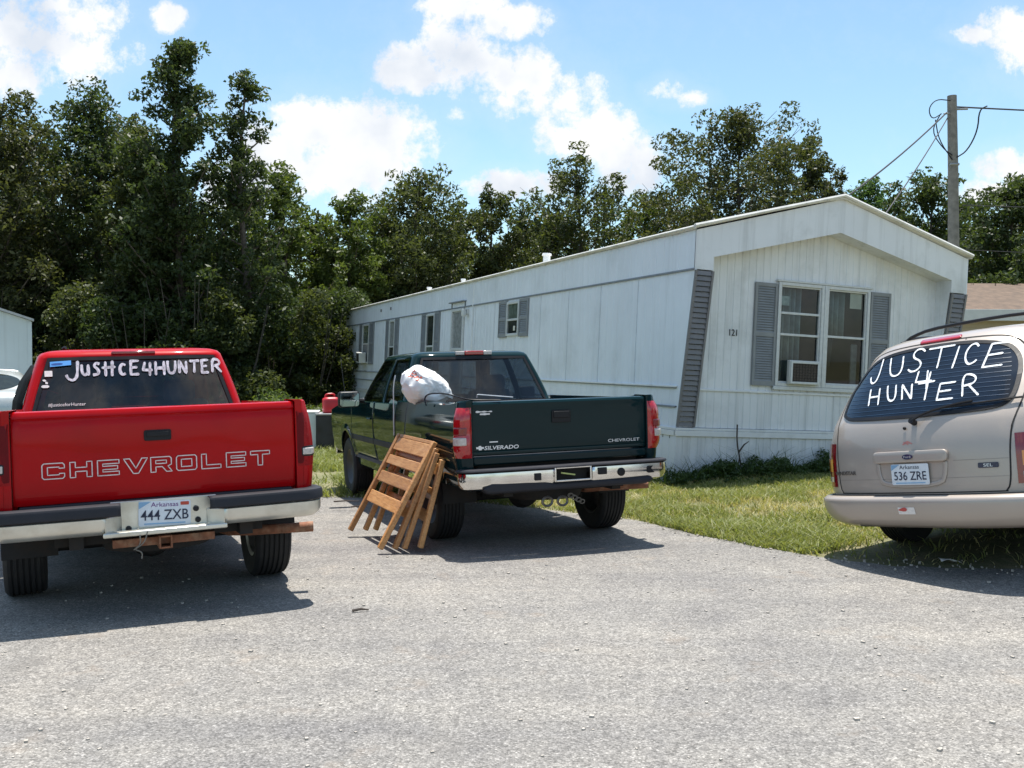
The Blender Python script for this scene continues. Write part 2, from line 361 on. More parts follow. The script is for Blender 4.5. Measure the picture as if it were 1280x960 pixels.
rng = np.random.default_rng(7); random.seed(7)
TR_O = Vector((2.125, 12.776, 0)); TR_A = RAD(20.81); TR_T = RAD(2.69); TW, TL = 4.55, 22.5
ca, sa = math.cos(TR_A), math.sin(TR_A)
def under_van(x, y):
    a_ = RAD(-56.1); dx_, dy_ = x-2.945, y-7.004; u = dx_*math.cos(a_)+dy_*math.sin(a_); v = -dx_*math.sin(a_)+dy_*math.cos(a_)
    return -1.0 < u < 1.2 and -0.75 < v < 4.8 and rng.random() > 0.05+0.10*(mnoise.noise(Vector((x*3, y*3, 7)))+0.4)
def in_trailer(x, y, m=0.0):
    dx_, dy_ = x-TR_O.x, y-TR_O.y; u = dx_*ca+dy_*sa; v = -dx_*sa+dy_*ca
    return -m < u < TW+m and -m < v < TL+m
def blades(name, n, xr, yr, h, wdt, m, dens_fn, lab=None):
    P = []
    while len(P) < n:
        x = rng.uniform(*xr); y = rng.uniform(*yr)
        if in_trailer(x, y): continue
        e = y - edge(x)
        if e < -0.02: continue
        if under_van(x, y): continue
        if rng.random() > dens_fn(x, y, e): continue
        P.append((x, y, gh(x, y)))
    P = np.array(P); ang = rng.uniform(0, 2*np.pi, n); lean = rng.normal(0, 0.85, (n, 2)); hh = rng.uniform(h[0], h[1], n)*np.array([0.65+0.6*(mnoise.noise(Vector((p[0]*1.3, p[1]*1.3, 0)))+0.5) for p in P])
    d = np.stack([np.cos(ang), np.sin(ang), np.zeros(n)], 1)*(rng.uniform(0.6, 1.3, n)*wdt/2)[:, None]
    tip = P + np.stack([lean[:, 0]*hh, lean[:, 1]*hh, hh], 1); mid = P + np.stack([lean[:, 0]*hh*0.3, lean[:, 1]*hh*0.3, hh*0.6], 1)
    V = np.stack([P-d, P+d, mid+d*0.8, mid-d*0.8, tip+d*0.15, tip-d*0.15], 1).reshape(-1, 3)
    i = np.arange(n)[:, None]*6
    return big_mesh(name, V, np.concatenate([np.concatenate([i+0, i+1, i+2, i+3], 1), np.concatenate([i+3, i+2, i+4, i+5], 1)], 0), m)
G1 = leaf_mat('grass_green', (0.15, 0.195, 0.055), (0.32, 0.33, 0.125), 0.4)
G2 = leaf_mat('grass_dry', (0.52, 0.45, 0.24), (0.36, 0.33, 0.14), 0.35)
def bare(x, y): return mnoise.noise(Vector((x*0.9+3, y*0.9, 0)))*0.6 + mnoise.noise(Vector((x*2.7, y*2.7, 4)))*0.4
def d1(x, y, e):
    b = bare(x, y); return max(0.0, min(1.0, e/0.35+0.15))*(0.05 if b > 0.12 else (0.45 if b > 0.04 else 1.0))
def d2(x, y, e):
    b = bare(x, y); return max(0.0, min(1.0, e/0.25+0.3))*(0.5 if b > 0.2 else (1.0 if b > 0.05 else 0.3))
tag(blades('grass', 95000, (-1.0, 9.5), (6.2, 15.5), (0.025, 0.085), 0.011, G1, d1), kind='stuff', label='short green grass of the lawn beside the trailer')
tag(blades('dry_grass', 34000, (-1.0, 9.5), (6.2, 15.5), (0.02, 0.08), 0.010, G2, d2), kind='stuff', label='dry straw coloured grass among the green lawn')
tag(blades('grass', 42000, (-8.0, -1.0), (10.9, 20.5), (0.05, 0.16), 0.016, G1, d1), kind='stuff', label='sunlit grass strip behind the parked trucks')
tag(blades('grass', 30000, (-22, 2.0), (20.5, 34), (0.15, 0.5), 0.05, G1, lambda x, y, e: 1.0), kind='stuff', label='tall rough grass in front of the woods')
# loose chips and pebbles along the ragged edge
pm = MB(); stone = mat('stone', (0.42, 0.38, 0.33), 0.9, var=0.35, vscale=30)
for _ in range(420):
    x = random.uniform(-3.2, 6); y = edge(x)+random.gauss(0.02, 0.14); r = random.uniform(0.004, 0.012)*(1.5 if random.random() < 0.05 else 1)
    z = gh(x, y)+0.006; M_ = Euler((random.random()*6, random.random()*6, random.random()*6)).to_matrix()
    pm.box((x, y, z+r*0.4), (r*2, r*1.5, r), M_)
for _ in range(520):
    x = random.uniform(-3.5, 4.0); y = random.uniform(3.6, 8.0)
    if y > edge(x): continue
    r = random.uniform(0.003, 0.010)*random.random()+0.002; pm.box((x, y, gh(x, y)+0.006+r*0.4), (r*2, r*1.5, r), Euler((0, 0, random.random()*6)).to_matrix())
tag(pm.build('gravel', stone, smooth=0), kind='stuff', label='loose pale chips along the broken pavement edge')

# ------------------------------------------------------------------ the long white trailer
white_al = mat('white_siding', (0.79, 0.82, 0.86), 0.45, var=0.04, vscale=1.5, dirt=((0.50, 0.52, 0.52), 0.4, 0.9, 0.54), streak=0.13)
white_end = mat('white_end_panel', (0.78, 0.79, 0.80), 0.5, var=0.04, vscale=2, dirt=((0.38, 0.39, 0.37), 0.4, 1.3, 0.5), streak=0.3)
white_trim = mat('white_trim', (0.78, 0.785, 0.78), 0.5, var=0.06, dirt=((0.30, 0.29, 0.25), 0.5, 2.5, 0.55))
roof_m = mat('roof_coating', (0.74, 0.73, 0.69), 0.55, var=0.08, dirt=((0.32, 0.31, 0.28), 0.75, 3.0, 0.5))
belt_m = mat('belt_moulding', (0.22, 0.24, 0.26), 0.5)
shut_m = mat('shutter_grey', (0.245, 0.255, 0.262), 0.55, var=0.1)
strip_m = mat('louvre_grey', (0.19, 0.185, 0.195), 0.5, var=0.1)
winframe = mat('window_aluminium', (0.62, 0.63, 0.62), 0.4, var=0.08, vscale=20)
win_glass = glass('house_glass', (0.62, 0.68, 0.68), 0.03)
curtain = mat('curtain', (0.30, 0.35, 0.355), 0.9, var=0.25, vscale=7)
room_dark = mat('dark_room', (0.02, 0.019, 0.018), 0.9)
paper = mat('paper', (0.70, 0.66, 0.56), 0.8)
blackp = mat('black_plastic', (0.014, 0.014, 0.016), 0.45, var=0.2, spec=0.25)
rustp = mat('rusty_pipe', (0.24, 0.10, 0.055), 0.75, metal=0.2, var=0.4, vscale=18, dirt=((0.42, 0.30, 0.2), 0.6, 12, 0.5))
T = thing('mobile_home', 'long white single wide trailer house with grey shutters and a low gabled end', 'trailer house', TR_O, (0, TR_T, TR_A))
He, Hp, Hb, Hs, OV, SW = 3.27, 3.90, 2.765, 0.705, 0.30, 0.28
E1 = [(0.18, 1.22)]
def side_sheet(u, v0, v1, w0, w1, pitch=0.20, out=-1, d=0.006):
    """vertically ribbed sheet in the plane u"""
    r0, r1 = [], []; v = v0
    while v < v1-1e-4:
        for a, b in ((0, 0), (pitch-0.03, 0), (pitch-0.018, d), (pitch-0.006, d)):
            if v+a < v1: r0.append((u+out*(-b), v+a, w0)); r1.append((u+out*(-b), v+a, w1))
        v += pitch
    r0.append((u, v1, w0)); r1.append((u, v1, w1)); return MB().grid([r0, r1])
mb = MB(); 
for a in (side_sheet(0, 0.0, TL, Hs-0.02, 0.965), side_sheet(0, 0, TL, 0.985, 1.24), side_sheet(0, 0, TL, 1.25, Hb)): mb.add(a.v, a.f)
mb.add(*(lambda q: (q.v, q.f))(side_sheet(-0.012, -OV, TL, Hb+0.0, He)))
# raked wing of the end, flush with the side
mb.prism([(0.0, Hs), (0.0, Hb), (-OV, Hb)], lambda a, b, d: (d*1.0, a-0.001, b), 0.03)
mb.build('side_wall', white_al, T, smooth=0)
mb = side_sheet(TW, 0.0, TL, Hs-0.02, He, out=1); mb.prism([(0.0, Hs), (0.0, Hb), (-OV, Hb)], lambda a, b, d: (TW-d, a-0.001, b), 0.03)
mb.bb(TW, TW+0.012, -OV, TL, Hb, He); mb.build('side_wall', white_al, T, smooth=0)
mb = MB(); mb.prism([(0, 0.0), (TW, 0.0), (TW, He), (TW/2, Hp-0.03), (0, He)], lambda a, b, d: (a, TL-0.02+d, b), 0.02); mb.build('end_wall', white_al, T, smooth=0)
mb = MB(); mb.bb(-0.022, -0.002, -OV+0.002, 8.62, Hb-0.016, Hb+0.012); mb.bb(-0.022, -0.002, 8.72, TL, Hb-0.016, Hb+0.012)
mb.bb(-0.026, -0.001, 0.02, TL, 1.215, 1.228); mb.bb(-0.020, -0.001, 0.02, TL, 0.96, 0.985)
mb.build('belt_trim', belt_m, T, bevel=0.003)
mb = MB()
for k in range(1, 19): v_ = k*1.21; MB().bb(-0.0095, -0.0005, v_-0.004, v_+0.004, 1.255, Hb-0.02).build('panel_seam', mat('seam_grey', (0.66, 0.69, 0.72), 0.6), T, smooth=0)
for q in ((-0.03, -0.001, 0.0, 7.2, 1.229, 1.252), (-0.022, -0.001, 8.6, 8.66, Hs, He-0.02), (-0.022, -0.001, TL-0.06, TL+0.02, Hs, He)): MB().bb(*q).build('trim', white_trim, T, bevel=0.004)
# front end wall, ribbed, with a real window opening
WX0, WX1, WZ0, WZ1 = 1.50, 3.06, 1.31, 2.735
def end_piece(u0, u1, f0, f1, pitch=0.115):
    r0, r1 = [], []; u = u0
    while u < u1-1e-4:
        for a, b in ((0, 0), (0.085, 0), (0.092, 0.007), (0.108, 0.007)):
            if u+a < u1: r0.append((u+a, b, f0(u+a))); r1.append((u+a, b, f1(u+a)))
        u += pitch
    r0.append((u1, 0, f0(u1))); r1.append((u1, 0, f1(u1))); return MB().grid([r0, r1])
gab = lambda u: He+(Hp-He)*(1-abs(u-TW/2)/(TW/2))-0.03
K = lambda z: (lambda u: z)
mb = MB()
for q in (end_piece(0, TW, K(Hs), K(1.20)), end_piece(0, WX0, K(1.225), gab), end_piece(WX1, TW, K(1.225), gab), end_piece(WX0, WX1, K(WZ1), gab), end_piece(WX0, WX1, K(1.225), K(WZ0))): mb.add(q.v, q.f)
mb.build('end_wall', white_end, T, smooth=0)
mb = MB(); mb.bb(0.03, TW-0.03, -0.02, -0.001, 1.198, 1.228); mb.build('trim', white_trim, T, bevel=0.004)
# front overhang: fascia with a pointed inner edge, soffit and inner cheeks
FI = [(0.0, Hb), (SW, Hb), (SW, 2.94), (TW/2, 3.44), (TW-SW, 2.94), (TW-SW, Hb), (TW, Hb), (TW, He), (TW/2, Hp), (0.0, He)]
mb = MB()
for a, b, c_, d_ in (((0, Hb), (SW, Hb), (SW, 2.94), (0, He)), ((0, He), (SW, 2.94), (TW/2, 3.44), (TW/2, Hp)), ((TW/2, Hp), (TW/2, 3.44), (TW-SW, 2.94), (TW, He)), ((TW, He), (TW-SW, 2.94), (TW-SW, Hb), (TW, Hb))):
    mb.prism([a, b, c_, d_], lambda x, z, d: (x, -OV+d, z), 0.03)
mb.build('gable_fascia', white_end, T, smooth=0)
mb = MB(); mb.grid([[(SW, -OV+0.03, Hb), (SW, -OV+0.03, 2.94), (TW/2, -OV+0.03, 3.44), (TW-SW, -OV+0.03, 2.94), (TW-SW, -OV+0.03, Hb)], [(SW, 0, Hb), (SW, 0, 2.94), (TW/2, 0, 3.44), (TW-SW, 0, 2.94), (TW-SW, 0, Hb)]])
for u in (SW, TW-SW): mb.prism([(0.0, Hs), (0.0, Hb), (-OV+0.03, Hb)], lambda a, b, d: (u+(-d if u < 1 else d), a, b), 0.01)
mb.build('soffit', white_end, T, smooth=0)
# raked louvred strips closing the wing edges
def louvre_strip(u0, u1):
    mb = MB(); n = 30; p0 = Vector((0, 0.0, Hs+0.01)); p1 = Vector((0, -OV, Hb-0.01)); t = (p1-p0).normalized(); nn = Vector((0, -t.z, t.y))
    for k in range(n):
        a = p0.lerp(p1, (k+0.12)/n); b = p0.lerp(p1, (k+0.9)/n); o = nn*0.004; e = nn*0.022
        mb.add([a+e+Vector((u0+0.03, 0, 0)), a+e+Vector((u1-0.03, 0, 0)), b+o+Vector((u1-0.03, 0, 0)), b+o+Vector((u0+0.03, 0, 0)), a+o*0.5+Vector((u0+0.03, 0, 0)), a+o*0.5+Vector((u1-0.03, 0, 0))], [(0, 1, 2, 3), (4, 5, 1, 0)])
    for uu in (u0, u1-0.03):
        mb.add([p0+Vector((uu, 0, 0)), p0+Vector((uu+0.03, 0, 0)), p1+Vector((uu+0.03, 0, 0)), p1+Vector((uu, 0, 0)), p0+nn*0.028+Vector((uu, 0, 0)), p0+nn*0.028+Vector((uu+0.03, 0, 0)), p1+nn*0.028+Vector((uu+0.03, 0, 0)), p1+nn*0.028+Vector((uu, 0, 0))], [(4, 5, 6, 7), (0, 4, 7, 3), (1, 2, 6, 5), (0, 1, 5, 4), (3, 7, 6, 2)])
    return mb
louvre_strip(0.0, SW).build('louvre_panel', strip_m, T, smooth=0); louvre_strip(TW-SW, TW).build('louvre_panel', strip_m, T, smooth=0)
# roof, edge trim
mb = MB(); e0, e1 = -0.05, TW+0.05; rv0, rv1 = -OV-0.04, TL+0.05
zr = lambda u: Hp+0.02-(abs(u-TW/2)/(TW/2))*(Hp-He)
prof = [(e0, He-0.0), (e0, He+0.035)]+[(u, zr(u)+0.035-0.03*(1-abs(u-TW/2)/(TW/2))**6) for u in np.linspace(0.02, TW-0.02, 17)]+[(e1, He+0.035), (e1, He)]
nv = 46
mb.grid([[(u, rv0+(rv1-rv0)*k/(nv-1), z+(0.012*mnoise.noise(Vector((u*0.8, k*0.6, 2)))) ) for u, z in prof] for k in range(nv)])
mb.build('roof', roof_m, T, smooth=30, solid=0.03)
mb = MB(); mb.tube([(e0-0.008, rv0, He+0.03), (e0-0.008, rv1, He+0.03)], 0.018, 6)
mb.tube([(e0, rv0-0.006, He+0.045), (TW/2, rv0-0.006, Hp+0.045), (e1, rv0-0.006, He+0.045)], 0.026, 6)
mb.build('roof_trim', roof_m, T)
for (u, v, r, hgt) in ((1.05, 7.2, 0.075, 0.20), (1.2, 13.2, 0.05, 0.12), (1.5, 17.5, 0.06, 0.14)):
    z = zr(u); mb = MB(); mb.tube([(u, v, z-0.05), (u, v, z+hgt)], r, 14); mb.tube([(u, v, z+hgt), (u, v, z+hgt+0.04)], [r*1.35, r*1.2], 14); mb.build('vent_pipe', white_trim, T)
# skirting with its capped band
mb = side_sheet(-0.015, -0.04, TL, -0.35, 0.60, 0.18)
mb.build('skirting', white_al, T, smooth=0)
q = end_piece(-0.015, TW+0.01, K(-0.45), K(0.60)); MB().add([(x, y-0.035, z) for x, y, z in q.v], q.f).build('skirting', white_end, T, smooth=0)
mb = MB(); mb.bb(-0.03, TW+0.03, -0.055, -0.0365, 0.59, 0.665); mb.bb(-0.022, TW+0.02, -0.048, -0.005, 0.668, 0.70); mb.bb(-0.03, -0.002, -0.005, TL, 0.59, 0.66); mb.bb(-0.026, -0.002, -0.004, TL, 0.664, 0.70)
mb.build('skirting_band', white_trim, T, bevel=0.004)
mb = MB(); mb.bb(-0.01, TW, 0.1, TL-0.1, 0.55, 0.62); mb.build('underfloor', room_dark, T)
# end-wall window
def shutter(mb_fn, x0, x1, z0, z1, nm='shutter'):
    """louvred shutter in a plane: mb_fn(x, depth, z)"""
    mb = MB(); fr = 0.035
    def bx(a0, a1, b0, b1, d0, d1):
        vs = [mb_fn(a, d, b) for a in (a0, a1) for b in (b0, b1) for d in (d0, d1)]
        mb.add(vs, [(0, 1, 3, 2), (4, 6, 7, 5), (0, 4, 5, 1), (2, 3, 7, 6), (0, 2, 6, 4), (1, 5, 7, 3)])
    bx(x0, x0+fr, z0, z1, 0.0, 0.03); bx(x1-fr, x1, z0, z1, 0.0, 0.03); zm = (z0+z1)/2
    for a, b in ((z0, z0+0.07), (zm-0.03, zm+0.03), (z1-0.05, z1)): bx(x0+fr, x1-fr, a, b, 0.0, 0.028)
    bx(x0+fr, x1-fr, z0+0.07, z1-0.05, 0.0, 0.006)
    for (a, b) in ((z0+0.07, zm-0.03), (zm+0.03, z1-0.05)):
        n = max(3, int((b-a)/0.033))
        for k in range(n):
            q0 = a+(b-a)*k/n; q1 = a+(b-a)*(k+0.95)/n
            mb.add([mb_fn(x0+fr, 0.026, q0), mb_fn(x1-fr, 0.026, q0), mb_fn(x1-fr, 0.009, q1), mb_fn(x0+fr, 0.009, q1), mb_fn(x0+fr, 0.008, q0), mb_fn(x1-fr, 0.008, q0)], [(0, 1, 2, 3), (4, 5, 1, 0)])
    return mb
endp = lambda x, d, z: (x, -0.004-d, z); sidep = lambda x, d, z: (-0.006-d, x, z)
shutter(endp, 1.13, 1.485, 1.30, 2.705).build('shutter', shut_m, T, smooth=0); shutter(endp, 3.075, 3.43, 1.30, 2.705).build('shutter', shut_m, T, smooth=0)
def frame_boxes(mb, fn, x0, x1, z0, z1, wd, d0, d1):
    for a in ((x0, x0+wd, z0, z1), (x1-wd, x1, z0, z1), (x0+wd, x1-wd, z0, z0+wd), (x0+wd, x1-wd, z1-wd, z1)):
        vs = [fn(p, d, q) for p in a[:2] for q in a[2:] for d in (d0, d1)]
        mb.add(vs, [(0, 1, 3, 2), (4, 6, 7, 5), (0, 4, 5, 1), (2, 3, 7, 6), (0, 2, 6, 4), (1, 5, 7, 3)])
def end_window(x0, x1, rails, label):
    mb = MB(); frame_boxes(mb, endp, x0, x1, WZ0, WZ1, 0.045, -0.03, 0.035); wdw = mb.build('window', winframe, T, bevel=0.004)
    mb = MB(); frame_boxes(mb, endp, x0+0.045, x1-0.045, WZ0+0.045, WZ1-0.045, 0.022, -0.02, 0.012)
    for z in rails:
        mb.add(*(lambda b: (b.v, b.f))(MB().bb(x0+0.067, x1-0.067, -0.018, 0.014, z-0.016, z+0.016)))
    mb.build('sash', winframe, wdw, bevel=0.003)
    MB().add([(x0+0.05, 0.017, WZ0+0.05), (x1-0.05, 0.017, WZ0+0.05), (x1-0.05, 0.017, WZ1-0.05), (x0+0.05, 0.017, WZ1-0.05)], [(0, 1, 2, 3)]).build('pane', win_glass, wdw, smooth=0)
    return wdw
wl = end_window(1.50, 2.265, [2.315, 2.02], 'l'); wr = end_window(2.295, 3.06, [2.03], 'r')
mb = MB(); mb.bb(2.267, 2.293, -0.045, 0.02, WZ0, WZ1); mb.build('mullion', winframe, T, bevel=0.003)
MB().bb(1.47, 3.09, -0.05, -0.004, WZ0-0.055, WZ0-0.003).build('sill', winframe, T, bevel=0.004); MB().bb(1.47, 3.09, -0.048, -0.004, WZ1+0.003, WZ1+0.03).build('window_head', winframe, T, bevel=0.004)
# curtains and the dim room behind the glass
def drape(u0, u1, z0, z1, v, amp=0.03, wl_=0.13):
    us = np.linspace(u0, u1, 60); return MB().grid([[(u, v+amp*math.sin(u*2*math.pi/wl_)+0.02*math.sin(u*17), z) for u in us] for z in (z0, z1)])
drape(1.53, 2.02, 1.33, 2.72, 0.14, 0.05, 0.10).build('curtain', curtain, wl, solid=0.004); drape(2.32, 2.76, 2.05, 2.72, 0.14, 0.05, 0.11).build('curtain', curtain, wr, solid=0.004)
q = drape(2.32, 2.55, 1.62, 2.06, 0.13); MB().add([(x+(2.06-z)*-0.1, y, z) for x, y, z in q.v], q.f).build('curtain', mat('curtain_dark', (0.075, 0.072, 0.07), 0.9, var=0.3), wr, solid=0.004)
mb = MB(); mb.bb(2.86, 2.97, 0.08, 0.11, 1.35, 1.95); mb.build('folded_cloth', mat('grey_cloth', (0.2, 0.2, 0.2), 0.9, var=0.3, vscale=12), wr, bevel=0.015)
mb = MB(); mb.bb(2.75, 2.95, 0.02, 0.024, 2.45, 2.68); mb.build('paper_notice', paper, wr, smooth=0)
mb = MB(); mb.bb(1.575, 1.72, 0.022, 0.026, 2.42, 2.55); mb.build('paper_notice', mat('paper_blue', (0.42, 0.5, 0.5), 0.8, var=0.3, vscale=14), wl, smooth=0)
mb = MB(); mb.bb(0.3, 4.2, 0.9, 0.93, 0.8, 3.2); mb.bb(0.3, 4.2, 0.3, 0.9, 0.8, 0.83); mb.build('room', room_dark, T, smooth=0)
# house number
nb_ = text_mb('121', 0.125, 0.78, lambda x, y: (0.815+x*1.12, -0.012, 1.955+y)); nb_.build('house_number', blackp, T, smooth=0, solid=0.006)
# side windows
def side_window(v0, v1, z0, z1, sh, lower, up_m, lo_m, acf=False):
    mb = MB(); frame_boxes(mb, sidep, v0, v1, z0, z1, 0.05, 0.0, 0.035); wdw = mb.build('window', winframe, T, bevel=0.004); zm = z0+(z1-z0)*lower
    mb = MB(); mb.bb(-0.034, -0.006, v0+0.05, v1-0.05, zm-0.02, zm+0.02)
    mb.build('sash', winframe, wdw, bevel=0.003)
    mb = MB(); mb.bb(-0.016, -0.012, v0+0.05, v1-0.05, zm+0.02, z1-0.05); mb.build('pane', up_m, wdw, smooth=0)
    mb = MB(); mb.bb(-0.018, -0.014, v0+0.05, v1-0.05, z0+0.05, zm-0.02); mb.build('pane', lo_m, wdw, smooth=0)
    for a in sh: shutter(sidep, a[0], a[1], z0-0.02, z1+0.02).build('shutter', shut_m, T, smooth=0)
    return wdw
pane_d = mat('dim_pane', (0.03, 0.035, 0.035), 0.06, var=0.5, vscale=5); pane_g = mat('curtained_pane', (0.12, 0.15, 0.13), 0.08, var=0.35, vscale=8); pane_b = mat('blind_pane', (0.30, 0.31, 0.31), 0.1, var=0.25, vscale=10)
w4 = side_window(5.85, 6.50, 2.05, 2.71, [(5.40, 5.83), (6.52, 6.95)], 0.47, pane_g, pane_d)
MB().bb(-0.022, -0.0185, 6.05, 6.14, 2.15, 2.24).build('sticker', paper, w4, smooth=0)
side_window(11.5, 12.22, 1.35, 2.72, [(11.08, 11.48), (12.24, 12.66)], 0.42, pane_d, pane_g)
side_window(15.45, 16.12, 1.35, 2.72, [(15.05, 15.43), (16.14, 16.52)], 0.45, pane_b, pane_d)
side_window(18.75, 19.72, 1.48, 2.72, [(18.10, 18.72), (19.75, 20.2)], 0.5, pane_g, pane_b)
# door with a glazed storm panel, drip cap and lamp
mb = MB(); frame_boxes(mb, sidep, 9.22, 10.10, Hs, 2.74, 0.06, 0.0, 0.04); dr = mb.build('door', winframe, T, bevel=0.004)
MB().bb(-0.02, -0.008, 9.28, 10.04, Hs+0.06, 1.80).build('door_leaf', mat('door_grey', (0.34, 0.36, 0.38), 0.5), dr, bevel=0.003)
MB().bb(-0.016, -0.010, 9.30, 10.02, 1.86, 2.66).build('pane', pane_b, dr, smooth=0)
MB().bb(-0.018, -0.012, 9.30, 10.02, 1.40, 1.78).build('pane', pane_d, dr, smooth=0) if False else None
MB().bb(-0.03, -0.008, 9.28, 10.04, 1.80, 1.86).build('rail', winframe, dr, bevel=0.003)
MB().bb(-0.06, -0.02, 9.36, 9.39, 1.70, 1.78).build('handle', blackp, dr, bevel=0.006)
mb = MB(); mb.bb(-0.09, -0.002, 9.1, 10.2, 2.875, 2.90); mb.bb(-0.03, -0.002, 10.12, 10.16, 2.76, 2.874); mb.bb(-0.03, -0.002, 9.14, 9.18, 2.76, 2.874); mb.build('drip_cap', belt_m, T, bevel=0.003)
mb = MB(); mb.bb(-0.05, -0.002, 8.93, 9.05, 2.58, 2.70); mb.lathe([(0.0, 0.1), (0.05, 0.09), (0.065, 0.0), (0.05, -0.06), (0, -0.07)], (-0.10, 8.99, 2.60), 'z', 14); mb.build('porch_lamp', winframe, T)
mb = MB(); mb.bb(-0.03, -0.003, 16.0, 16.12, 3.02, 3.10); mb.build('vent_cap', strip_m, T); MB().bb(-0.03, -0.003, 17.2, 17.32, 3.02, 3.10).build('vent_cap', strip_m, T)

def t_world(u, v, w_): return (Matrix.Translation(TR_O) @ Euler((0, TR_T, TR_A)).to_matrix().to_4x4()) @ Vector((u, v, w_))
def air_con(loc, rotz, wd, hg, dp, label):
    a = thing('air_conditioner', label, 'air conditioner', loc, (0, TR_T, rotz)); beige = mat('ac_case', (0.60, 0.59, 0.55), 0.5, var=0.08)
    mb = MB(); mb.bb(-wd/2, wd/2, -dp, 0.0, 0, hg); c_ = mb.build('case', beige, a, bevel=0.012)
    mb = MB(); fx = wd/2; frame_boxes(mb, lambda x, d, z: (x, -dp-d, z), -fx+0.012, fx-0.012, 0.012, hg-0.012, 0.03, 0.001, 0.016); mb.build('bezel', winframe, a, bevel=0.003)
    mb = MB(); mb.bb(-fx+0.042, fx-0.042, -dp-0.006, -dp-0.002, 0.042, hg-0.042)
    mb.build('coil_panel', mat('coil', (0.075, 0.06, 0.05), 0.6, metal=0.3, var=0.5, vscale=40), a, smooth=0)
    mb = MB()
    for k in range(7): z = 0.055+(hg-0.11)*k/6; mb.tube([(-fx+0.04, -dp-0.01, z), (fx-0.04, -dp-0.01, z)], 0.0022, 5)
    for k in range(9): x = -fx+0.06+(wd-0.12)*k/8; mb.tube([(x, -dp-0.011, 0.04), (x, -dp-0.011, hg-0.04)], 0.0018, 5)
    mb.build('grille', blackp, a); return a
air_con(t_world(1.935, -0.03, 1.335), TR_A, 0.50, 0.335, 0.07, 'boxy window air conditioner under the sash of the gable end window')
air_con(t_world(-0.05, 19.2, 1.50), TR_A-math.pi/2, 0.5, 0.33, 0.2, 'small window air conditioner on the far end of the long trailer side')
# ------------------------------------------------------------------ vehicles
def paint(name, col, coat=1.0, rough=0.35, metal=0.0, var=0.05, dirt=None): return mat(name, col, rough, metal, coat, var=var, vscale=2.5, dirt=dirt, coat_ior=1.4)
chrome = mat('chrome', (0.72, 0.71, 0.69), 0.13, metal=1.0, var=0.06, vscale=9, dirt=((0.42, 0.40, 0.36), 0.55, 6.0, 0.52))
chrome_worn = mat('chrome_worn', (0.66, 0.645, 0.58), 0.34, metal=0.75, var=0.1, vscale=5, dirt=((0.36, 0.32, 0.24), 0.6, 3.0, 0.5))
rubber = mat('rubber', (0.014, 0.014, 0.015), 0.8, var=0.2, vscale=25, dirt=((0.04, 0.037, 0.032), 0.4, 9, 0.5))
pad_m = mat('bumper_pad', (0.022, 0.023, 0.030), 0.6, var=0.15, spec=0.3)
under_m = mat('underbody', (0.016, 0.015, 0.015), 0.85, var=0.4, vscale=9, dirt=((0.04, 0.026, 0.018), 0.6, 6, 0.5))
rim_m = mat('rim_steel', (0.45, 0.45, 0.44), 0.35, metal=0.8)
cabin_m = mat('cabin_cloth', (0.075, 0.078, 0.085), 0.9, var=0.2)
seat_m = mat('seat_cloth', (0.20, 0.20, 0.205), 0.9, var=0.2)
tint_glass = glass('truck_glass', (0.30, 0.34, 0.36), 0.06)
priv_glass = mat('privacy_glass', (0.007, 0.014, 0.028), 0.05, var=0.5, vscale=4, spec=0.45)
red_lens = mat('red_lens', (0.42, 0.008, 0.012), 0.12, coat=1.0, var=0.15, vscale=40)
red_lens_d = mat('dark_red_lens', (0.20, 0.006, 0.010), 0.12, coat=1.0, var=0.15, vscale=40)
amber_lens = mat('amber_lens', (0.65, 0.22, 0.02), 0.12, coat=1.0)
clear_lens = mat('clear_lens', (0.55, 0.50, 0.46), 0.12, coat=1.0, var=0.2, vscale=60)
plate_m = mat('plate_white', (0.70, 0.74, 0.78), 0.45, var=0.06, vscale=30)
plate_blue = mat('plate_blue', (0.24, 0.42, 0.62), 0.5)
ink = mat('plate_ink', (0.015, 0.02, 0.05), 0.5); plate_purple = mat('plate_purple', (0.16, 0.03, 0.22), 0.5); plate_red = mat('plate_red', (0.5, 0.06, 0.03), 0.5)
white_paint = mat('window_paint', (0.84, 0.87, 0.90), 0.7, var=0.12, vscale=40, alpha=0.45)
grey_paint = mat('window_chalk', (0.66, 0.66, 0.72), 0.8, var=0.25, vscale=30, alpha=0.35)
sticker_w = mat('sticker_white', (0.75, 0.72, 0.70), 0.6, var=0.1, vscale=60)
sticker_b = mat('sticker_blue', (0.10, 0.36, 0.78), 0.5)
silver_badge = mat('badge_silver', (0.75, 0.76, 0.78), 0.3, metal=0.4)
seam_m = mat('seam', (0.012, 0.012, 0.012), 0.8)

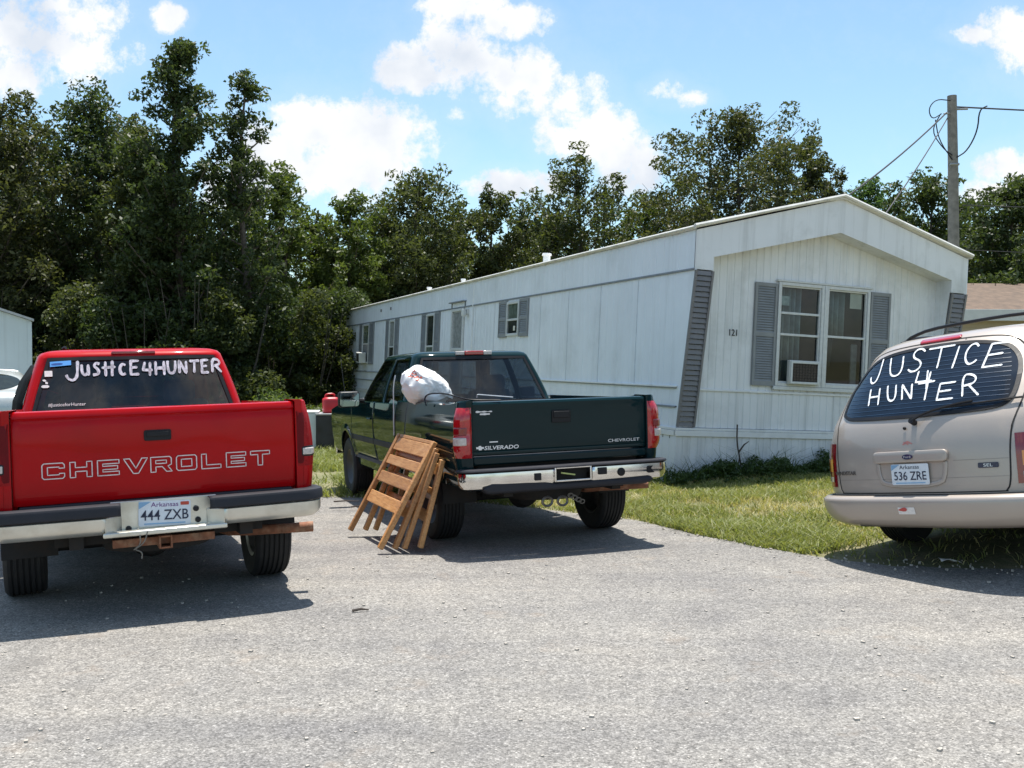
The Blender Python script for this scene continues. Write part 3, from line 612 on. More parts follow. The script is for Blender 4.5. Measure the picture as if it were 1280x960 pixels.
def wheel(root, u, v, r, wd, side, wz=0.0, rimr=0.6, rm=None):
    wt = bpy.data.objects.new('wheel', None); COL.objects.link(wt); wt.parent = root; wt.location = (u, v, r+wz)
    h = wd/2; prof = [(r*rimr, -h*0.8), (r*0.80, -h*0.98), (r*0.93, -h*0.95), (r*0.985, -h*0.82)]
    for k in range(6): a = -h*0.78+h*1.56*k/6; b = a+h*1.56/6; prof += [(r, a+0.004), (r, b-0.012), (r-0.010, b-0.009), (r-0.010, b-0.001)]
    prof += [(r*0.985, h*0.82), (r*0.93, h*0.95), (r*0.80, h*0.98), (r*rimr, h*0.8)]
    MB().lathe(prof, (0, 0, 0), 'x', 48).build('tyre', rubber, wt, smooth=30)
    s = side; rr = r*rimr
    MB().lathe([(0.0, s*h*0.45), (0.05, s*h*0.5), (0.06, s*h*0.3), (rr*0.6, s*h*0.25), (rr*0.9, s*h*0.55), (rr, s*h*0.8), (rr*1.02, s*h*0.78), (rr, -s*h*0.8), (rr*0.9, -s*h*0.7), (rr*0.85, s*h*0.1), (0, s*h*0.1)], (0, 0, 0), 'x', 32).build('rim', rm or rim_m, wt)
    return wt
def plate(root, c, num, rot=(0, 0, 0), bolt=True, style=0):
    p = bpy.data.objects.new('license_plate', None); COL.objects.link(p); p.parent = root; p.location = c; p.rotation_euler = rot
    MB().prism(rrect(-0.1525, 0.1525, -0.076, 0.076, 0.012), lambda x, z, d: (x, -d, z), 0.003).build('plate_blank', plate_m, p, smooth=0)
    f = lambda x, y: (x, -0.0055, y)
    text_mb(num, 0.088, 0.86, lambda x, y: (x, -0.0055, y-0.040), offset=0.0006).build('plate_number', ink, p, smooth=0)
    text_mb('Arkansas', 0.040, 1.1, lambda x, y: (x, -0.005, y+0.040)).build('plate_heading', plate_purple if style == 0 else ink, p, smooth=0)
    MB().prism([(-0.150, 0.03), (-0.150, 0.072), (-0.08, 0.072)], lambda x, z, d: (x, -0.0034-d, z), 0.001).build('plate_corner', plate_blue, p, smooth=0)
    if style == 0: MB().prism(rrect(0.092, 0.142, 0.045, 0.066, 0.004), lambda x, z, d: (x, -0.0034-d, z), 0.0012).build('plate_tag', plate_red, p, smooth=0)
    MB().bb(-0.12, 0.12, -0.0045, -0.0035, -0.066, -0.058).build('plate_footer', plate_blue, p, smooth=0)
    return p
CHV = {'C': [[(.12, 0), (1.33, 0), (1.45, .12), (1.45, .33), (1.1, .33), (1.1, .25), (.35, .25), (.35, .75), (1.1, .75), (1.1, .67), (1.45, .67), (1.45, .88), (1.33, 1), (.12, 1), (0, .88), (0, .12)]],
 'H': [[(0, 0), (.35, 0), (.35, .38), (1.1, .38), (1.1, 0), (1.45, 0), (1.45, 1), (1.1, 1), (1.1, .64), (.35, .64), (.35, 1), (0, 1)]],
 'E': [[(0, 0), (1.45, 0), (1.45, .24), (.35, .24), (.35, .39), (1.35, .39), (1.35, .61), (.35, .61), (.35, .76), (1.45, .76), (1.45, 1), (0, 1)]],
 'V': [[(.6, 0), (.95, 0), (1.6, 1), (1.2, 1), (.78, .34), (.36, 1), (-.05, 1)]],
 'R': [[(0, 0), (.35, 0), (.35, .34), (.8, .34), (1.1, 0), (1.5, 0), (1.2, .36), (1.45, .48), (1.45, .88), (1.33, 1), (0, 1)], [(.35, .56), (1.1, .56), (1.1, .77), (.35, .77)]],
 'O': [[(.12, 0), (1.33, 0), (1.45, .12), (1.45, .88), (1.33, 1), (.12, 1), (0, .88), (0, .12)], [(.35, .25), (1.1, .25), (1.1, .75), (.35, .75)]],
 'L': [[(0, 0), (1.4, 0), (1.4, .25), (.35, .25), (.35, 1), (0, 1)]],
 'T': [[(.55, 0), (.9, 0), (.9, .75), (1.45, .75), (1.45, 1), (0, 1), (0, .75), (.55, .75)]]}

def pickup(S):
    R_ = thing(S['name'], S['label'], 'pickup truck', S['loc'], (RAD(S['pitch']), RAD(S['tilt']), RAD(S['yaw'])))
    RM = Matrix.Translation(Vector(S['loc'])) @ Euler((RAD(S['pitch']), RAD(S['tilt']), RAD(S['yaw']))).to_matrix().to_4x4()
    P = S['paint']; hw, tg, top, bot = S['hw'], S['tg'], S['top'], S['bot']; CV, CL, NL = S['cv'], S['cabl'], S['len']
    ax, ax2, ar, rt = S['ax'], S['ax']+S['wb'], S['arch'], S['tr']; sill = 0.50
    def wz(u, v): p = RM @ Vector((u, v, 0)); return gh(p.x, p.y)+0.006-p.z
    prof = lambda w: hw-0.045*max(0, (w-0.95)/0.36)**2-0.06*max(0, (0.95-w)/0.45)**2
    wt = lambda v: top-0.028*min(1, max(0, v-0.15)/0.3) if v < CV else (1.20 if v < CV+CL else 1.19-0.13*((v-CV-CL)/(NL-CV-CL))**1.5)
    def wbot(v, base):
        b = base
        for a in (ax, ax2):
            if abs(v-a) < ar: b = max(b, 0.37+0.02+math.sqrt(ar*ar-(v-a)**2))
        return b
    def flare(v, w):
        f = 0
        for a in (ax, ax2):
            d = math.hypot(v-a, w-0.39)-ar
            if -0.03 < d < 0.12: f = max(f, 0.022*math.exp(-(d/0.045)**2))
        return f
    def panel(s, v0, v1, base, topf=None, inn=None, rear=False, n=12, step=0.05):
        cols = []; r = 0.085
        def col(uf, v, vin, uin):
            wb_ = wbot(v, base); t1 = (topf or wt)(v); rows = []
            for k in range(n+1):
                w_ = wb_+(t1-wb_)*k/n; rows.append((s*(uf(w_)+flare(v, w_)), v if not rear else v, w_))
            u_t = uf(t1); rows.append((s*(u_t-0.012), v, t1+0.010))
            if inn: rows += [(s*min(u_t-0.03, max(uin, inn)), vin, t1+0.014), (s*min(u_t-0.035, inn), vin, t1-0.02), (s*min(u_t-0.035, inn), vin, inn_bot)]
            return rows
        inn_bot = 0.80
        if rear:
            cols.append(col(lambda w_: tg+0.006, v0+0.07, v0+0.09, inn or 0))
            for uu in (tg+0.006, tg+0.05, hw-r): cols.append(col(lambda w_, uu=uu: min(uu, prof(w_)-0.02), v0, v0+0.09, inn or 0))
            for k in range(1, 7):
                a = RAD(90*k/6); cols.append(col(lambda w_, a=a: prof(w_)-r+r*math.sin(a), v0+r-r*math.cos(a), v0+0.09+0.01*k, inn or 0))
            vs = v0+r+0.03
        else: vs = v0
        vl = sorted(set([round(x, 4) for x in np.arange(vs, v1, step)]+[v1]+[round(a+ar*math.cos(RAD(q)), 4) for a in (ax, ax2) for q in range(0, 181, 9) if vs < a+ar*math.cos(RAD(q)) < v1]))
        for v in vl: cols.append(col(prof, v, v, inn or 0))
        return MB().grid(cols)
    # bed
    for s in (1, -1):
        panel(s, 0.11, CV-0.02, sill+0.05, inn=tg-0.03, rear=True).build('bed_side', P, R_, smooth=28)
    mb = MB(); mb.bb(-tg, tg, 0.16, CV-0.05, 0.76, 0.80); mb.bb(-tg-0.05, -tg+0.02, 0.185, 0.23, 0.72, top-0.03); mb.bb(tg-0.02, tg+0.05, 0.185, 0.23, 0.72, top-0.03); mb.bb(-tg, tg, CV-0.09, CV-0.04, 0.8, top-0.085); mb.build('bed_floor', S.get('bed', P), R_, bevel=0.008)
    # tailgate: a curved sheet with a rolled top, a crease and its end caps
    t = top; b = bot
    pf = S['tgprof']
    us = np.linspace(-tg, tg, 60); rows = []
    for u in us:
        e = 0.012*max(0, (abs(u)-(tg-0.02))/0.02)**2
        dn = 0.006*mnoise.noise(Vector((u*2.5, 1, S['yaw']))) if S.get('dent') else 0.0
        rows.append([(u, v+e+dn*(1+0.8*math.sin(w_*21)), w_) for (w_, v) in pf])
    mb = MB().grid(rows); k = len(pf); n = len(us); mb.f.append(tuple(range(k))); mb.f.append(tuple((n-1)*k+i for i in range(k)))
    tgo = mb.build('tailgate', P, R_, smooth=32)
    tgd = lambda u, w_: (0.006*mnoise.noise(Vector((u*2.5, 1, S['yaw'])))*(1+0.8*math.sin(w_*21)) if S.get('dent') else 0.0)
    tgv = lambda w_, u=None: (tgd(u, w_) if u is not None else 0.0)+ float(np.interp(w_, [q[0] for q in pf if q[1] < 0.15][::-1], [q[1] for q in pf if q[1] < 0.15][::-1]))-0.004
    hx, hz, hwd, hht = S['handle']
    MB().prism(rrect(hx-hwd/2, hx+hwd/2, hz-hht/2, hz+hht/2, 0.012), lambda x, z, d: (x, tgv(z)-d+0.004, z), 0.012).build('handle_bezel', blackp, tgo, bevel=0.004)
    MB().prism(rrect(hx-hwd/2+0.014, hx+hwd/2-0.014, hz-hht*0.12, hz+hht/2-0.010, 0.006), lambda x, z, d: (x, tgv(z)-0.006-d, z), 0.011).build('handle', S.get('hm', pad_m), tgo, bevel=0.004)
    # cab sides: door, rear door half, sill, fender
    B1 = CV+S['b1']
    for s in (1, -1):
        panel(s, CV, B1-0.005, sill, topf=lambda v: 1.20).build('cab_side', P, R_, smooth=28, solid=0.02)
        d_ = panel(s, B1+0.005, CV+CL-0.10, sill+0.05, topf=lambda v: 1.20).build('door', P, R_, smooth=28, solid=0.02)
        mb = MB(); mb.tube([(s*(hw+0.010), B1+0.08, 1.02), (s*(hw+0.028), B1+0.12, 1.02), (s*(hw+0.028), B1+0.22, 1.02), (s*(hw+0.010), B1+0.26, 1.02)], 0.012, 8); mb.build('handle', S.get('hm2', blackp), d_)
        mb = MB()
        for (a, c_) in ((CV+0.02, B1-0.01), (B1+0.01, CV+CL-0.12), (CV+CL-0.06, ax2-ar-0.03), (ax+ar+0.03, CV-0.05)): mb.bb(s*hw-0.004, s*hw+0.010, a, c_, 0.74, 0.80)
        mb.build('side_moulding', pad_m, R_, bevel=0.006)
        mb = MB(); mb.bb(s*(prof(0.5)-0.05), s*prof(0.5), CV, CV+CL, 0.42, sill+0.048); mb.build('rocker', P, R_, bevel=0.02)
        panel(s, CV+CL-0.09, NL-0.02, sill+0.02).build('fender', P, R_, smooth=28, solid=0.02)
        # mirror on the door
        mv, mu = CV+CL-S['mv'], s*(hw+0.155); m_ = bpy.data.objects.new('mirror', None); COL.objects.link(m_); m_.parent = R_
        mb = MB(); mb.box((mu, mv+0.03, S.get('mz', 1.235)), (0.25, 0.10, 0.185)); mb.build('mirror_shell', blackp, m_, bevel=0.035, seg=3)
        MB().prism(rrect(mu-0.110, mu+0.110, S.get('mz', 1.235)-0.08, S.get('mz', 1.235)+0.08, 0.03), lambda x, z, d: (x, mv-0.021-d, z), 0.002).build('mirror_glass', mat('mirror', (0.55, 0.6, 0.6), 0.03, metal=1.0, var=0.03), m_, smooth=0)
        mb = MB(); mb.tube([(s*(hw-0.03), mv+0.06, 1.21), (mu-s*0.08, mv+0.05, 1.22)], 0.028, 8); mb.build('mirror_arm', blackp, m_)
    # hood and nose
    v0 = CV+CL-0.05; rows = []
    for k in range(17):
        v = v0+(NL-v0-0.02)*k/16; rows.append([(u, v - 0.06*(abs(u)/0.9)**3*(k/16), wt(v)+0.012+0.035*(1-(abs(u)/0.93)**2.5)) for u in np.linspace(-0.925, 0.925, 25)])
    MB().grid(rows).build('hood', P, R_, smooth=30, solid=0.02)
    mb = MB(); mb.bb(-0.90, 0.90, NL-0.12, NL-0.02, 0.62, 1.06); nose = mb.build('nose_panel', P, R_, bevel=0.04)
    MB().bb(-0.52, 0.52, NL-0.03, NL+0.005, 0.74, 1.0).build('grille', blackp, nose, bevel=0.02)
    for s in (1, -1): MB().bb(s*0.55, s*0.88, NL-0.04, NL+0.002, 0.78, 1.0).build('headlight', clear_lens, nose, bevel=0.02)
    mb = MB(); mb.bb(-0.90, 0.90, NL-0.05, NL+0.07, 0.46, 0.64); mb.build('front_bumper', S['bump_m'], R_, bevel=0.02, seg=3)
    # greenhouse
    zb, zh = 1.15, S['roof']-0.062; hb, hh = S['gb'], S['gh']; rb, rh = CV+0.005, CV+S['rake']; fb, fh = CV+CL, CV+CL-0.60
    def ring(w_):
        t = max(0.0, (w_-zb)/(zh-zb)); q = t**1.35; H = hb+(hh-hb)*q; r0 = rb+(rh-rb)*t; f0 = fb+(fh-fb)*t
        half = [(0, r0-0.015), (0.5*H, r0-0.008), (H-0.080, r0+0.008), (H-0.036, r0+0.028), (H-0.010, r0+0.075), (H, r0+0.15), (H, CV+S['b1']-0.05), (H, CV+S['b1']+0.06), (H-0.008, f0-0.15), (H-0.06, f0-0.03), (H-0.13, f0+0.02), (0.5*H, f0+0.07), (0, f0+0.09)]
        full = half+[(-u, v) for u, v in half[-2:0:-1]]
        return [(u, v, w_) for u, v in full]
    w0, w1 = 1.19, zh-0.018; levels = [zb, w0]+[w0+(w1-w0)*k/5 for k in range(1, 6)]+[zh]
    rows = [ring(z) for z in levels]; n = len(rows[0]); mb = MB(); gl = {'rear_window': MB(), 'side_window': MB(), 'side_window2': MB(), 'quarter': MB(), 'quarter2': MB(), 'windshield': MB()}
    def zone(j):
        m = j if j < 12 else 23-j
        nm = {0: 'rear_window', 1: 'rear_window', 5: 'quarter', 7: 'side_window', 10: 'windshield', 11: 'windshield'}.get(m)
        return nm+('2' if nm in ('quarter', 'side_window') and j > 11 else '') if nm else None
    def inset(p, c): d = (Vector((c[0], c[1], p[2]))-Vector(p)); return tuple(Vector(p)+d.normalized()*0.006)
    cc = (0, (rb+fb)/2)
    for i in range(len(rows)-1):
        for j in range(n):
            k = (j+1) % n; qd = [rows[i][j], rows[i][k], rows[i+1][k], rows[i+1][j]]; z = zone(j)
            if z and 1 <= i <= 5: gl[z].add([inset(p, cc) for p in qd], [(0, 1, 2, 3)])
            else: mb.add(qd, [(0, 1, 2, 3)])
    top_r = rows[-1]; c0 = Vector((0, (rh+fh)/2, 0)); prev = top_r; 
    for sc_, dz_ in ((0.965, 0.026), (0.89, 0.044), (0.72, 0.056), (0.4, 0.062), (0.12, 0.064)):
        cur = [(c0.x+(p[0]-c0.x)*sc_, c0.y+(p[1]-c0.y)*sc_, zh+dz_) for p in top_r]; mb.grid([prev, cur], True); prev = cur
    mb.f.append(tuple(range(len(mb.v)-n, len(mb.v))))
    bm = bmesh.new(); 
    shell = mb.build('cab_shell', P, R_, smooth=40)
    bm.from_mesh(shell.data); bmesh.ops.remove_doubles(bm, verts=bm.verts, dist=1e-4); bmesh.ops.recalc_face_normals(bm, faces=bm.faces); bm.to_mesh(shell.data); bm.free(); shell.data.set_sharp_from_angle(angle=RAD(40))
    md = shell.modifiers.new('s', 'SOLIDIFY'); md.thickness = 0.03; md.offset = -1
    G = {}
    for nm, m_ in gl.items():
        o = m_.build(nm.replace('2', ''), tint_glass, R_, smooth=0); G[nm] = o
        bm = bmesh.new(); bm.from_mesh(o.data); bmesh.ops.remove_doubles(bm, verts=bm.verts, dist=1e-4); bm.to_mesh(o.data); bm.free()
        o.data.polygons.foreach_set('use_smooth', [True]*len(o.data.polygons))
    # black gasket round the back glass
    def glass_pt(x, z, off=0.012):
        r = ring(z); u2, v2 = r[2][0], r[2][1]; u1, v1 = r[1][0], r[1][1]; ux = abs(x)
        v = r[0][1]+(v1-r[0][1])*min(1, ux/u1) if ux < u1 else v1+(v2-v1)*(ux-u1)/(u2-u1)
        return (x, v-off, z)
    eu = lambda z: ring(z)[2][0]
    ol = [(-eu(w0)+0.01, w0+0.01), (eu(w0)-0.01, w0+0.01), (eu(w1)-0.01, w1-0.008), (-eu(w1)+0.01, w1-0.008)]
    mb = MB(); ribbon(mb, ol, 0.026, lambda x, z: glass_pt(x, z, 0.006), 0.03, True); mb.build('gasket', blackp, G['rear_window'], solid=0.006, smooth=0, off=0)
    # lower back wall of the cab, floor, dash and seats
    mb = MB(); mb.bb(-0.90, 0.90, CV+0.0, CV+0.03, 0.5, 1.16); mb.build('cab_back', P, R_, bevel=0.01)
    mb = MB(); mb.bb(-0.90, 0.90, CV+0.03, CV+CL+0.2, 0.52, 0.56); mb.bb(-0.9, 0.9, CV+CL-0.15, CV+CL+0.1, 0.6, 1.12); mb.build('cabin_floor', cabin_m, R_)
    for s in (-1, 1):
        sv = CV+0.82; m_ = bpy.data.objects.new('seat', None); COL.objects.link(m_); m_.parent = R_
        MB().box((s*0.40, sv, 0.98), (0.52, 0.16, 0.66), Euler((RAD(-10), 0, 0)).to_matrix()).build('backrest', seat_m, m_, bevel=0.05, seg=3)
        MB().box((s*0.40, sv-0.08, 1.385), (0.27, 0.10, 0.19)).build('headrest', seat_m, m_, bevel=0.05, seg=3)
    # underbody
    mb = MB(); mb.bb(-0.74, 0.74, 0.20, NL-0.3, 0.62, 0.755)
    for s in (-1, 1): mb.bb(s*0.46, s*0.54, 0.12, NL-0.3, 0.46, 0.64); mb.bb(s*(hw-0.06), s*0.72, 0.16, CV, 0.60, 0.79) if False else mb.bb(s*0.72, s*(hw-0.085), ax-0.55, ax+0.55, 0.785, 0.80)
    mb.bb(-0.75, 0.75, 0.5, 0.52, 0.5, 0.8)
    mb.tube([(-0.78, ax, S['r']), (-0.12, ax, S['r']), (0.12, ax, S['r']), (0.78, ax, S['r'])], 0.05, 10); mb.lathe([(0, -0.17), (0.11, -0.13), (0.15, 0), (0.11, 0.13), (0, 0.17)], (0, ax-0.02, S['r']), 'y', 16)
    mb.lathe([(0.1, 0.40), (0.33, 0.39), (0.36, 0.48), (0.33, 0.58), (0.1, 0.58)], (0, ax-0.62+0.1, 0), 'z', 24)
    mb.bb(-0.62, 0.62, 0.22, 0.30, 0.47, 0.56)
    for s in (-1, 1): mb.tube([(s*0.5, ax-0.7, 0.56), (s*0.5, ax, S['r']+0.02), (s*0.5, ax+0.7, 0.54)], 0.035, 6); mb.tube([(s*0.42, ax-0.1, S['r']), (s*0.40, ax-0.25, 0.70)], 0.03, 8)
    mb.build('chassis', under_m, R_, bevel=0.0)
    for s in (-1, 1):
        rr = S['r']; wheel(R_, s*rt, ax, rr, S['tw'], s, wz(s*rt, ax), rm=S.get('rim')); wheel(R_, s*rt, ax2, rr, S['tw'], s, wz(s*rt, ax2), rm=S.get('rim'))
        mb = MB(); a = np.linspace(-5, 185, 20); mb.grid([[(uu, cx+(ar+0.0)*math.cos(RAD(q)), 0.40+(ar+0.0)*math.sin(RAD(q))) for uu in (s*(hw-0.035), s*0.60)] for cx in (ax,) for q in a]); mb.build('wheel_liner', under_m, R_)
        mb = MB(); mb.grid([[(uu, ax2+ar*math.cos(RAD(q)), 0.40+ar*math.sin(RAD(q))) for uu in (s*(hw-0.035), s*0.60)] for q in a]); mb.build('wheel_liner', under_m, R_)
    return R_, tgo, tgv, G, glass_pt, eu, (w0, w1), prof

def sweep_bumper(path, prof, skip=None):
    """path: plan points (u,v); prof: (outward, w)"""
    P_ = [Vector(p) for p in path]; rows = []; mb = MB()
    for i, p in enumerate(P_):
        t = (P_[min(i+1, len(P_)-1)]-P_[max(i-1, 0)]).normalized(); n = Vector((t.y, -t.x)); rows.append([(p.x+n.x*o, p.y+n.y*o, w_) for o, w_ in prof])
    return rows
def bump_path(hw, vside, r, bow, n=24):
    p = [(-hw, vside)]
    for k in range(9): a = RAD(90*k/8); p.append((-hw+r-r*math.cos(a), r-r*math.sin(a)+0.0))
    for k in range(1, n): u = -hw+r+(2*hw-2*r)*k/n; p.append((u, -bow*(1-(u/(hw-r))**2)))
    for k in range(8, -1, -1): a = RAD(90*k/8); p.append((hw-r+r*math.cos(a), r-r*math.sin(a)))
    p.append((hw, vside)); return p
# ------------------------------------------------------------------ red pickup
redp = mat('red_paint', (0.42, 0.0035, 0.006), 0.40, 0.0, 0.7, var=0.07, vscale=2.5, spec=0.05, dirt=((0.28, 0.006, 0.008), 0.5, 1.6, 0.5), coat_ior=1.3)
S = dict(name='pickup_truck', label='red pickup truck with white outlined tailgate lettering and a worn chrome bumper', loc=(-2.096, 5.91, 0.0), yaw=25.39, tilt=-1.3, pitch=-1.6, b1=0.75, mv=0.5, paint=redp,
  hw=0.962, tg=0.83, top=1.302, bot=0.74, cv=1.90, cabl=2.2, len=5.5, ax=1.09, wb=3.30, arch=0.45, tr=0.80, r=0.37, tw=0.265, roof=1.752, gb=0.845, gh=0.70, mz=1.10, rake=0.20, bump_m=chrome_worn, dent=True,
  handle=(-0.02, 1.127, 0.16, 0.066), hm=blackp,
  tgprof=[(1.29, 0.21), (1.302, 0.185), (1.304, 0.15), (1.297, 0.128), (1.28, 0.118), (1.262, 0.116), (1.256, 0.124), (1.25, 0.128), (1.243, 0.124), (1.20, 0.119), (1.10, 0.1165), (1.00, 0.117), (0.90, 0.118), (0.82, 0.121), (0.77, 0.126), (0.745, 0.135), (0.74, 0.17)])
RT, tgo, tgv, G, gpt, eu, (gw0, gw1), prof = pickup(S)
# outlined tailgate name
mb = MB(); x = -0.672
for ch in 'CHEVROLET':
    for ol in CHV[ch]: ribbon(mb, [(x+px*0.0835, 0.898+py*0.092) for px, py in ol], 0.0062, lambda a, b: (a, tgv(b, a)-0.001, b), 0.012, True, cap=False)
    x += 0.1515
mb.build('tailgate_lettering', mat('letter_white', (0.72, 0.62, 0.60), 0.5, var=0.15, vscale=30), tgo, smooth=0)
# tail lights wrapped round the rear corners
def corner_patch(s, w0, w1, u_in, vmax, off, name, m, par, hw, prof, v0=0.11, r=0.085, nz=14, bulge=0.0, edge_r=0.03):
    cols = []
    path = [(u, v0, 0, -1) for u in np.linspace(u_in, hw-r, 5)]
    for k in range(1, 9): a = RAD(90*k/8); path.append((hw-r+r*math.sin(a), v0+r-r*math.cos(a), math.sin(a), -math.cos(a)))
    if vmax > v0+r: path += [(hw, v, 1, 0) for v in np.linspace(v0+r+0.01, vmax, 4)]
    n = len(path)
    for i, (u, v, nx, ny) in enumerate(path):
        col = []
        e = min(i, n-1-i)/2.0; o_ = off*min(1, 0.25+0.75*e)
        for k in range(nz+1):
            w_ = w0+(w1-w0)*k/nz; f = min(k, nz-k)/1.5; oo = o_*min(1, 0.2+0.8*f)+bulge*abs(math.sin(k/nz*2*math.pi))*min(1, e)
            du = prof(w_)-hw if u > hw-0.1 else 0
            col.append((s*(u+du+nx*oo), v+ny*oo, w_))
        cols.append(col)
    return MB().grid(cols).build(name, m, par, smooth=60)
for s in (1, -1):
    tl = corner_patch(s, 0.875, 1.235, 0.842, 0.20, 0.004, 'taillight', mat('faded_red_lens', (0.30, 0.004, 0.007), 0.3, spec=0.2, var=0.1, vscale=40), RT, 0.962, prof)
    corner_patch(s, 0.885, 1.225, 0.844, 0.0, 0.0065, 'dark_lens_strip', mat('old_lens', (0.13, 0.004, 0.007), 0.35, spec=0.15), tl, 0.895, lambda w_: 0.895, r=0.02)
    corner_patch(s, 0.945, 0.995, 0.875, 0.0, 0.010, 'reverse_lens', clear_lens, tl, 0.962, prof, r=0.075)
    corner_patch(s, 0.935, 1.005, 0.865, 0.0, 0.0075, 'reverse_bezel', blackp, tl, 0.962, prof, r=0.08)
# stepped chrome bumper with a black top pad
bp = bump_path(0.972, 0.22, 0.12, 0.03, 60)
full = sweep_bumper(bp, [(-0.06, 0.735), (0.0, 0.735), (0.022, 0.728), (0.028, 0.715), (0.028, 0.668), (0.018, 0.660), (0.0, 0.658)])
lo = [(0.006, 0.658), (0.014, 0.65), (0.012, 0.60), (0.0, 0.575), (-0.03, 0.552), (-0.06, 0.548)]
B = bpy.data.objects.new('rear_bumper', None); COL.objects.link(B); B.parent = RT
lowr = sweep_bumper(bp, lo)
for nm, rows, m_ in (('bumper_pad', full, pad_m), ('bumper_bar', lowr, chrome_worn)):
    mb = MB(); 
    gp = 0.245 if nm == 'bumper_pad' else 0.335
    for sel in (lambda x: x < -gp, lambda x: x > gp): MB().grid([r for p, r in zip(bp, rows) if sel(p[0])]).build(nm, m_, B, smooth=40, solid=0.008)
mb = MB()  # recessed middle step
mb.bb(-0.31, 0.31, 0.055, 0.07, 0.56, 0.738)
for s in (-1, 1): mb.prism([(s*0.345, -0.038), (s*0.245, 0.054), (s*0.345, 0.054)], lambda a, b, d: (a, b, 0.545+d), 0.112)
mb.build('plate_recess', chrome_worn, B, bevel=0.006)
mb = MB(); mb.prism([(-0.36, -0.045), (0.36, -0.045), (0.34, 0.06), (-0.34, 0.06)], lambda a, b, d: (a, b, 0.534+d), 0.032); mb.build('step', chrome_worn, B, bevel=0.008)
mb = MB(); mb.bb(-0.80, 0.80, 0.09, 0.14, 0.60, 0.742); mb.build('filler_strip', pad_m, B, bevel=0.008)
plate(RT, (0.0, 0.048, 0.648), '444 ZXB', rot=(RAD(-4), RAD(2), 0))
mb = MB()
for (a, b) in ((-0.21, 0.57), (0.195, 0.59), (0.185, 0.66)): MB().lathe([(0, -0.012), (0.014, -0.010), (0.018, 0), (0.018, 0.01)], (a, 0.045, b), 'y', 12).build('bumper_bolt', blackp, B)
# hitch receiver, wire and rusty tail pipe
mb = MB(); frame_boxes(mb, lambda x, d, z: (x, 0.04+d, z), -0.04, 0.04, 0.43, 0.51, 0.012, 0.0, 0.3); mb.bb(-0.30, 0.30, 0.10, 0.17, 0.45, 0.50)
mb.build('hitch_receiver', rustp, RT, bevel=0.003)
mb = MB(); mb.tube(smooth_pl([(-0.16, 0.02, 0.57), (-0.155, -0.05, 0.55), (-0.15, -0.04, 0.48), (-0.19, 0.0, 0.45), (-0.14, 0.0, 0.43), (-0.145, 0.0, 0.39)]), 0.004, 6); mb.tube(smooth_pl([(-0.11, -0.05, 0.56), (-0.13, -0.05, 0.49), (-0.19, -0.02, 0.45)]), 0.0035, 6)
mb.build('hanging_wire', mat('wire_grey', (0.2, 0.19, 0.17), 0.6, metal=0.4), RT)
mb = MB(); mb.tube([(0.40, 0.9, 0.42), (0.46, 0.56, 0.425), (0.58, 0.46, 0.43), (0.88, 0.42, 0.425), (1.00, 0.40, 0.425)], [0.032, 0.032, 0.034, 0.034, 0.036], 14); mb.build('tail_pipe', rustp, RT)
# third brake lamp, aerial, window visor
z = S['roof']-0.052; MB().box((0.0, 2.105, z+0.006), (0.33, 0.05, 0.03)).build('brake_lamp', red_lens_d, RT, bevel=0.01)
mb = MB(); mb.tube([(-0.52, 2.6, 1.66), (-0.50, 2.45, 1.76)], 0.008, 6); mb.tube([(-0.51, 2.46, 1.757), (-0.49, 2.44, 1.77)], 0.016, 6); mb.build('antenna', blackp, RT)
mb = MB(); mb.grid([[(-0.825, 2.01, 1.2), (-0.815, 2.05, 1.35), (-0.765, 2.11, 1.5), (-0.70, 2.15, 1.63)], [(-0.90, 2.25, 1.2), (-0.885, 2.3, 1.35), (-0.835, 2.35, 1.5), (-0.75, 2.4, 1.63)]]); mb.build('window_visor', mat('visor_black', (0.006, 0.007, 0.008), 0.8, spec=0.1), RT, solid=0.01)
# brush lettering on the back glass: 'JusticE4HUNTER'
rw = G['rear_window']; fz = lambda a, b: gpt(a, b, 0.0125)
mb = MB()
def put(ch, x, z, wd, hg, th, slant=0.0, stk=None, fn=fz, mb_=None, rnd=0.35):
    for pl in (stk or LET[ch]): ribbon(mb_ if mb_ is not None else mb, [(p.x, p.y) for p in smooth_pl([(x+px*wd+py*hg*slant, z+py*hg) for px, py in pl], 2)] if len(pl) > 3 and ch not in 'EN4' else [(x+px*wd+py*hg*slant, z+py*hg) for px, py in pl], th, fn, 0.008, rnd=rnd)
lt = {'u': [[(.05, 1), (.05, .3), (.3, .0), (.55, .25)], [(.6, 1), (.6, 0)]], 's': [[(.6, .9), (.3, 1), (.1, .75), (.5, .45), (.5, .1), (.0, .05)]],
      'tk': [[(.1, 1.05), (.1, 0)], [(-.15, .6), (.75, .65)], [(.55, 1.1), (.5, .0)]], 'c': [[(.6, .8), (.3, .95), (.05, .5), (.25, .02), (.6, .15)]]}
zb_, th = 1.530, 0.021
XX = -0.50
for ch, wd, hg, dz_ in (('J', 0.115, 0.155, -0.035), ('u', 0.085, 0.09, 0), ('s', 0.085, 0.10, 0.0), ('tk', 0.115, 0.115, -0.01), ('c', 0.085, 0.10, -0.005), ('E', 0.10, 0.11, 0), ('4', 0.10, 0.115, -0.015), ('H', 0.10, 0.115, -0.012), ('U', 0.09, 0.105, 0), ('N', 0.09, 0.10, 0), ('T', 0.095, 0.10, 0), ('E', 0.085, 0.105, 0), ('R', 0.105, 0.11, 0)):
    put(ch if len(ch) == 1 and ch.isupper() or ch == '4' else ch, XX, zb_+dz_, wd, hg, th, stk=lt.get(ch)); XX += wd*0.85+0.010 if ch not in ('J',) else 0.11
mb.build('window_lettering', grey_paint, rw, smooth=0)
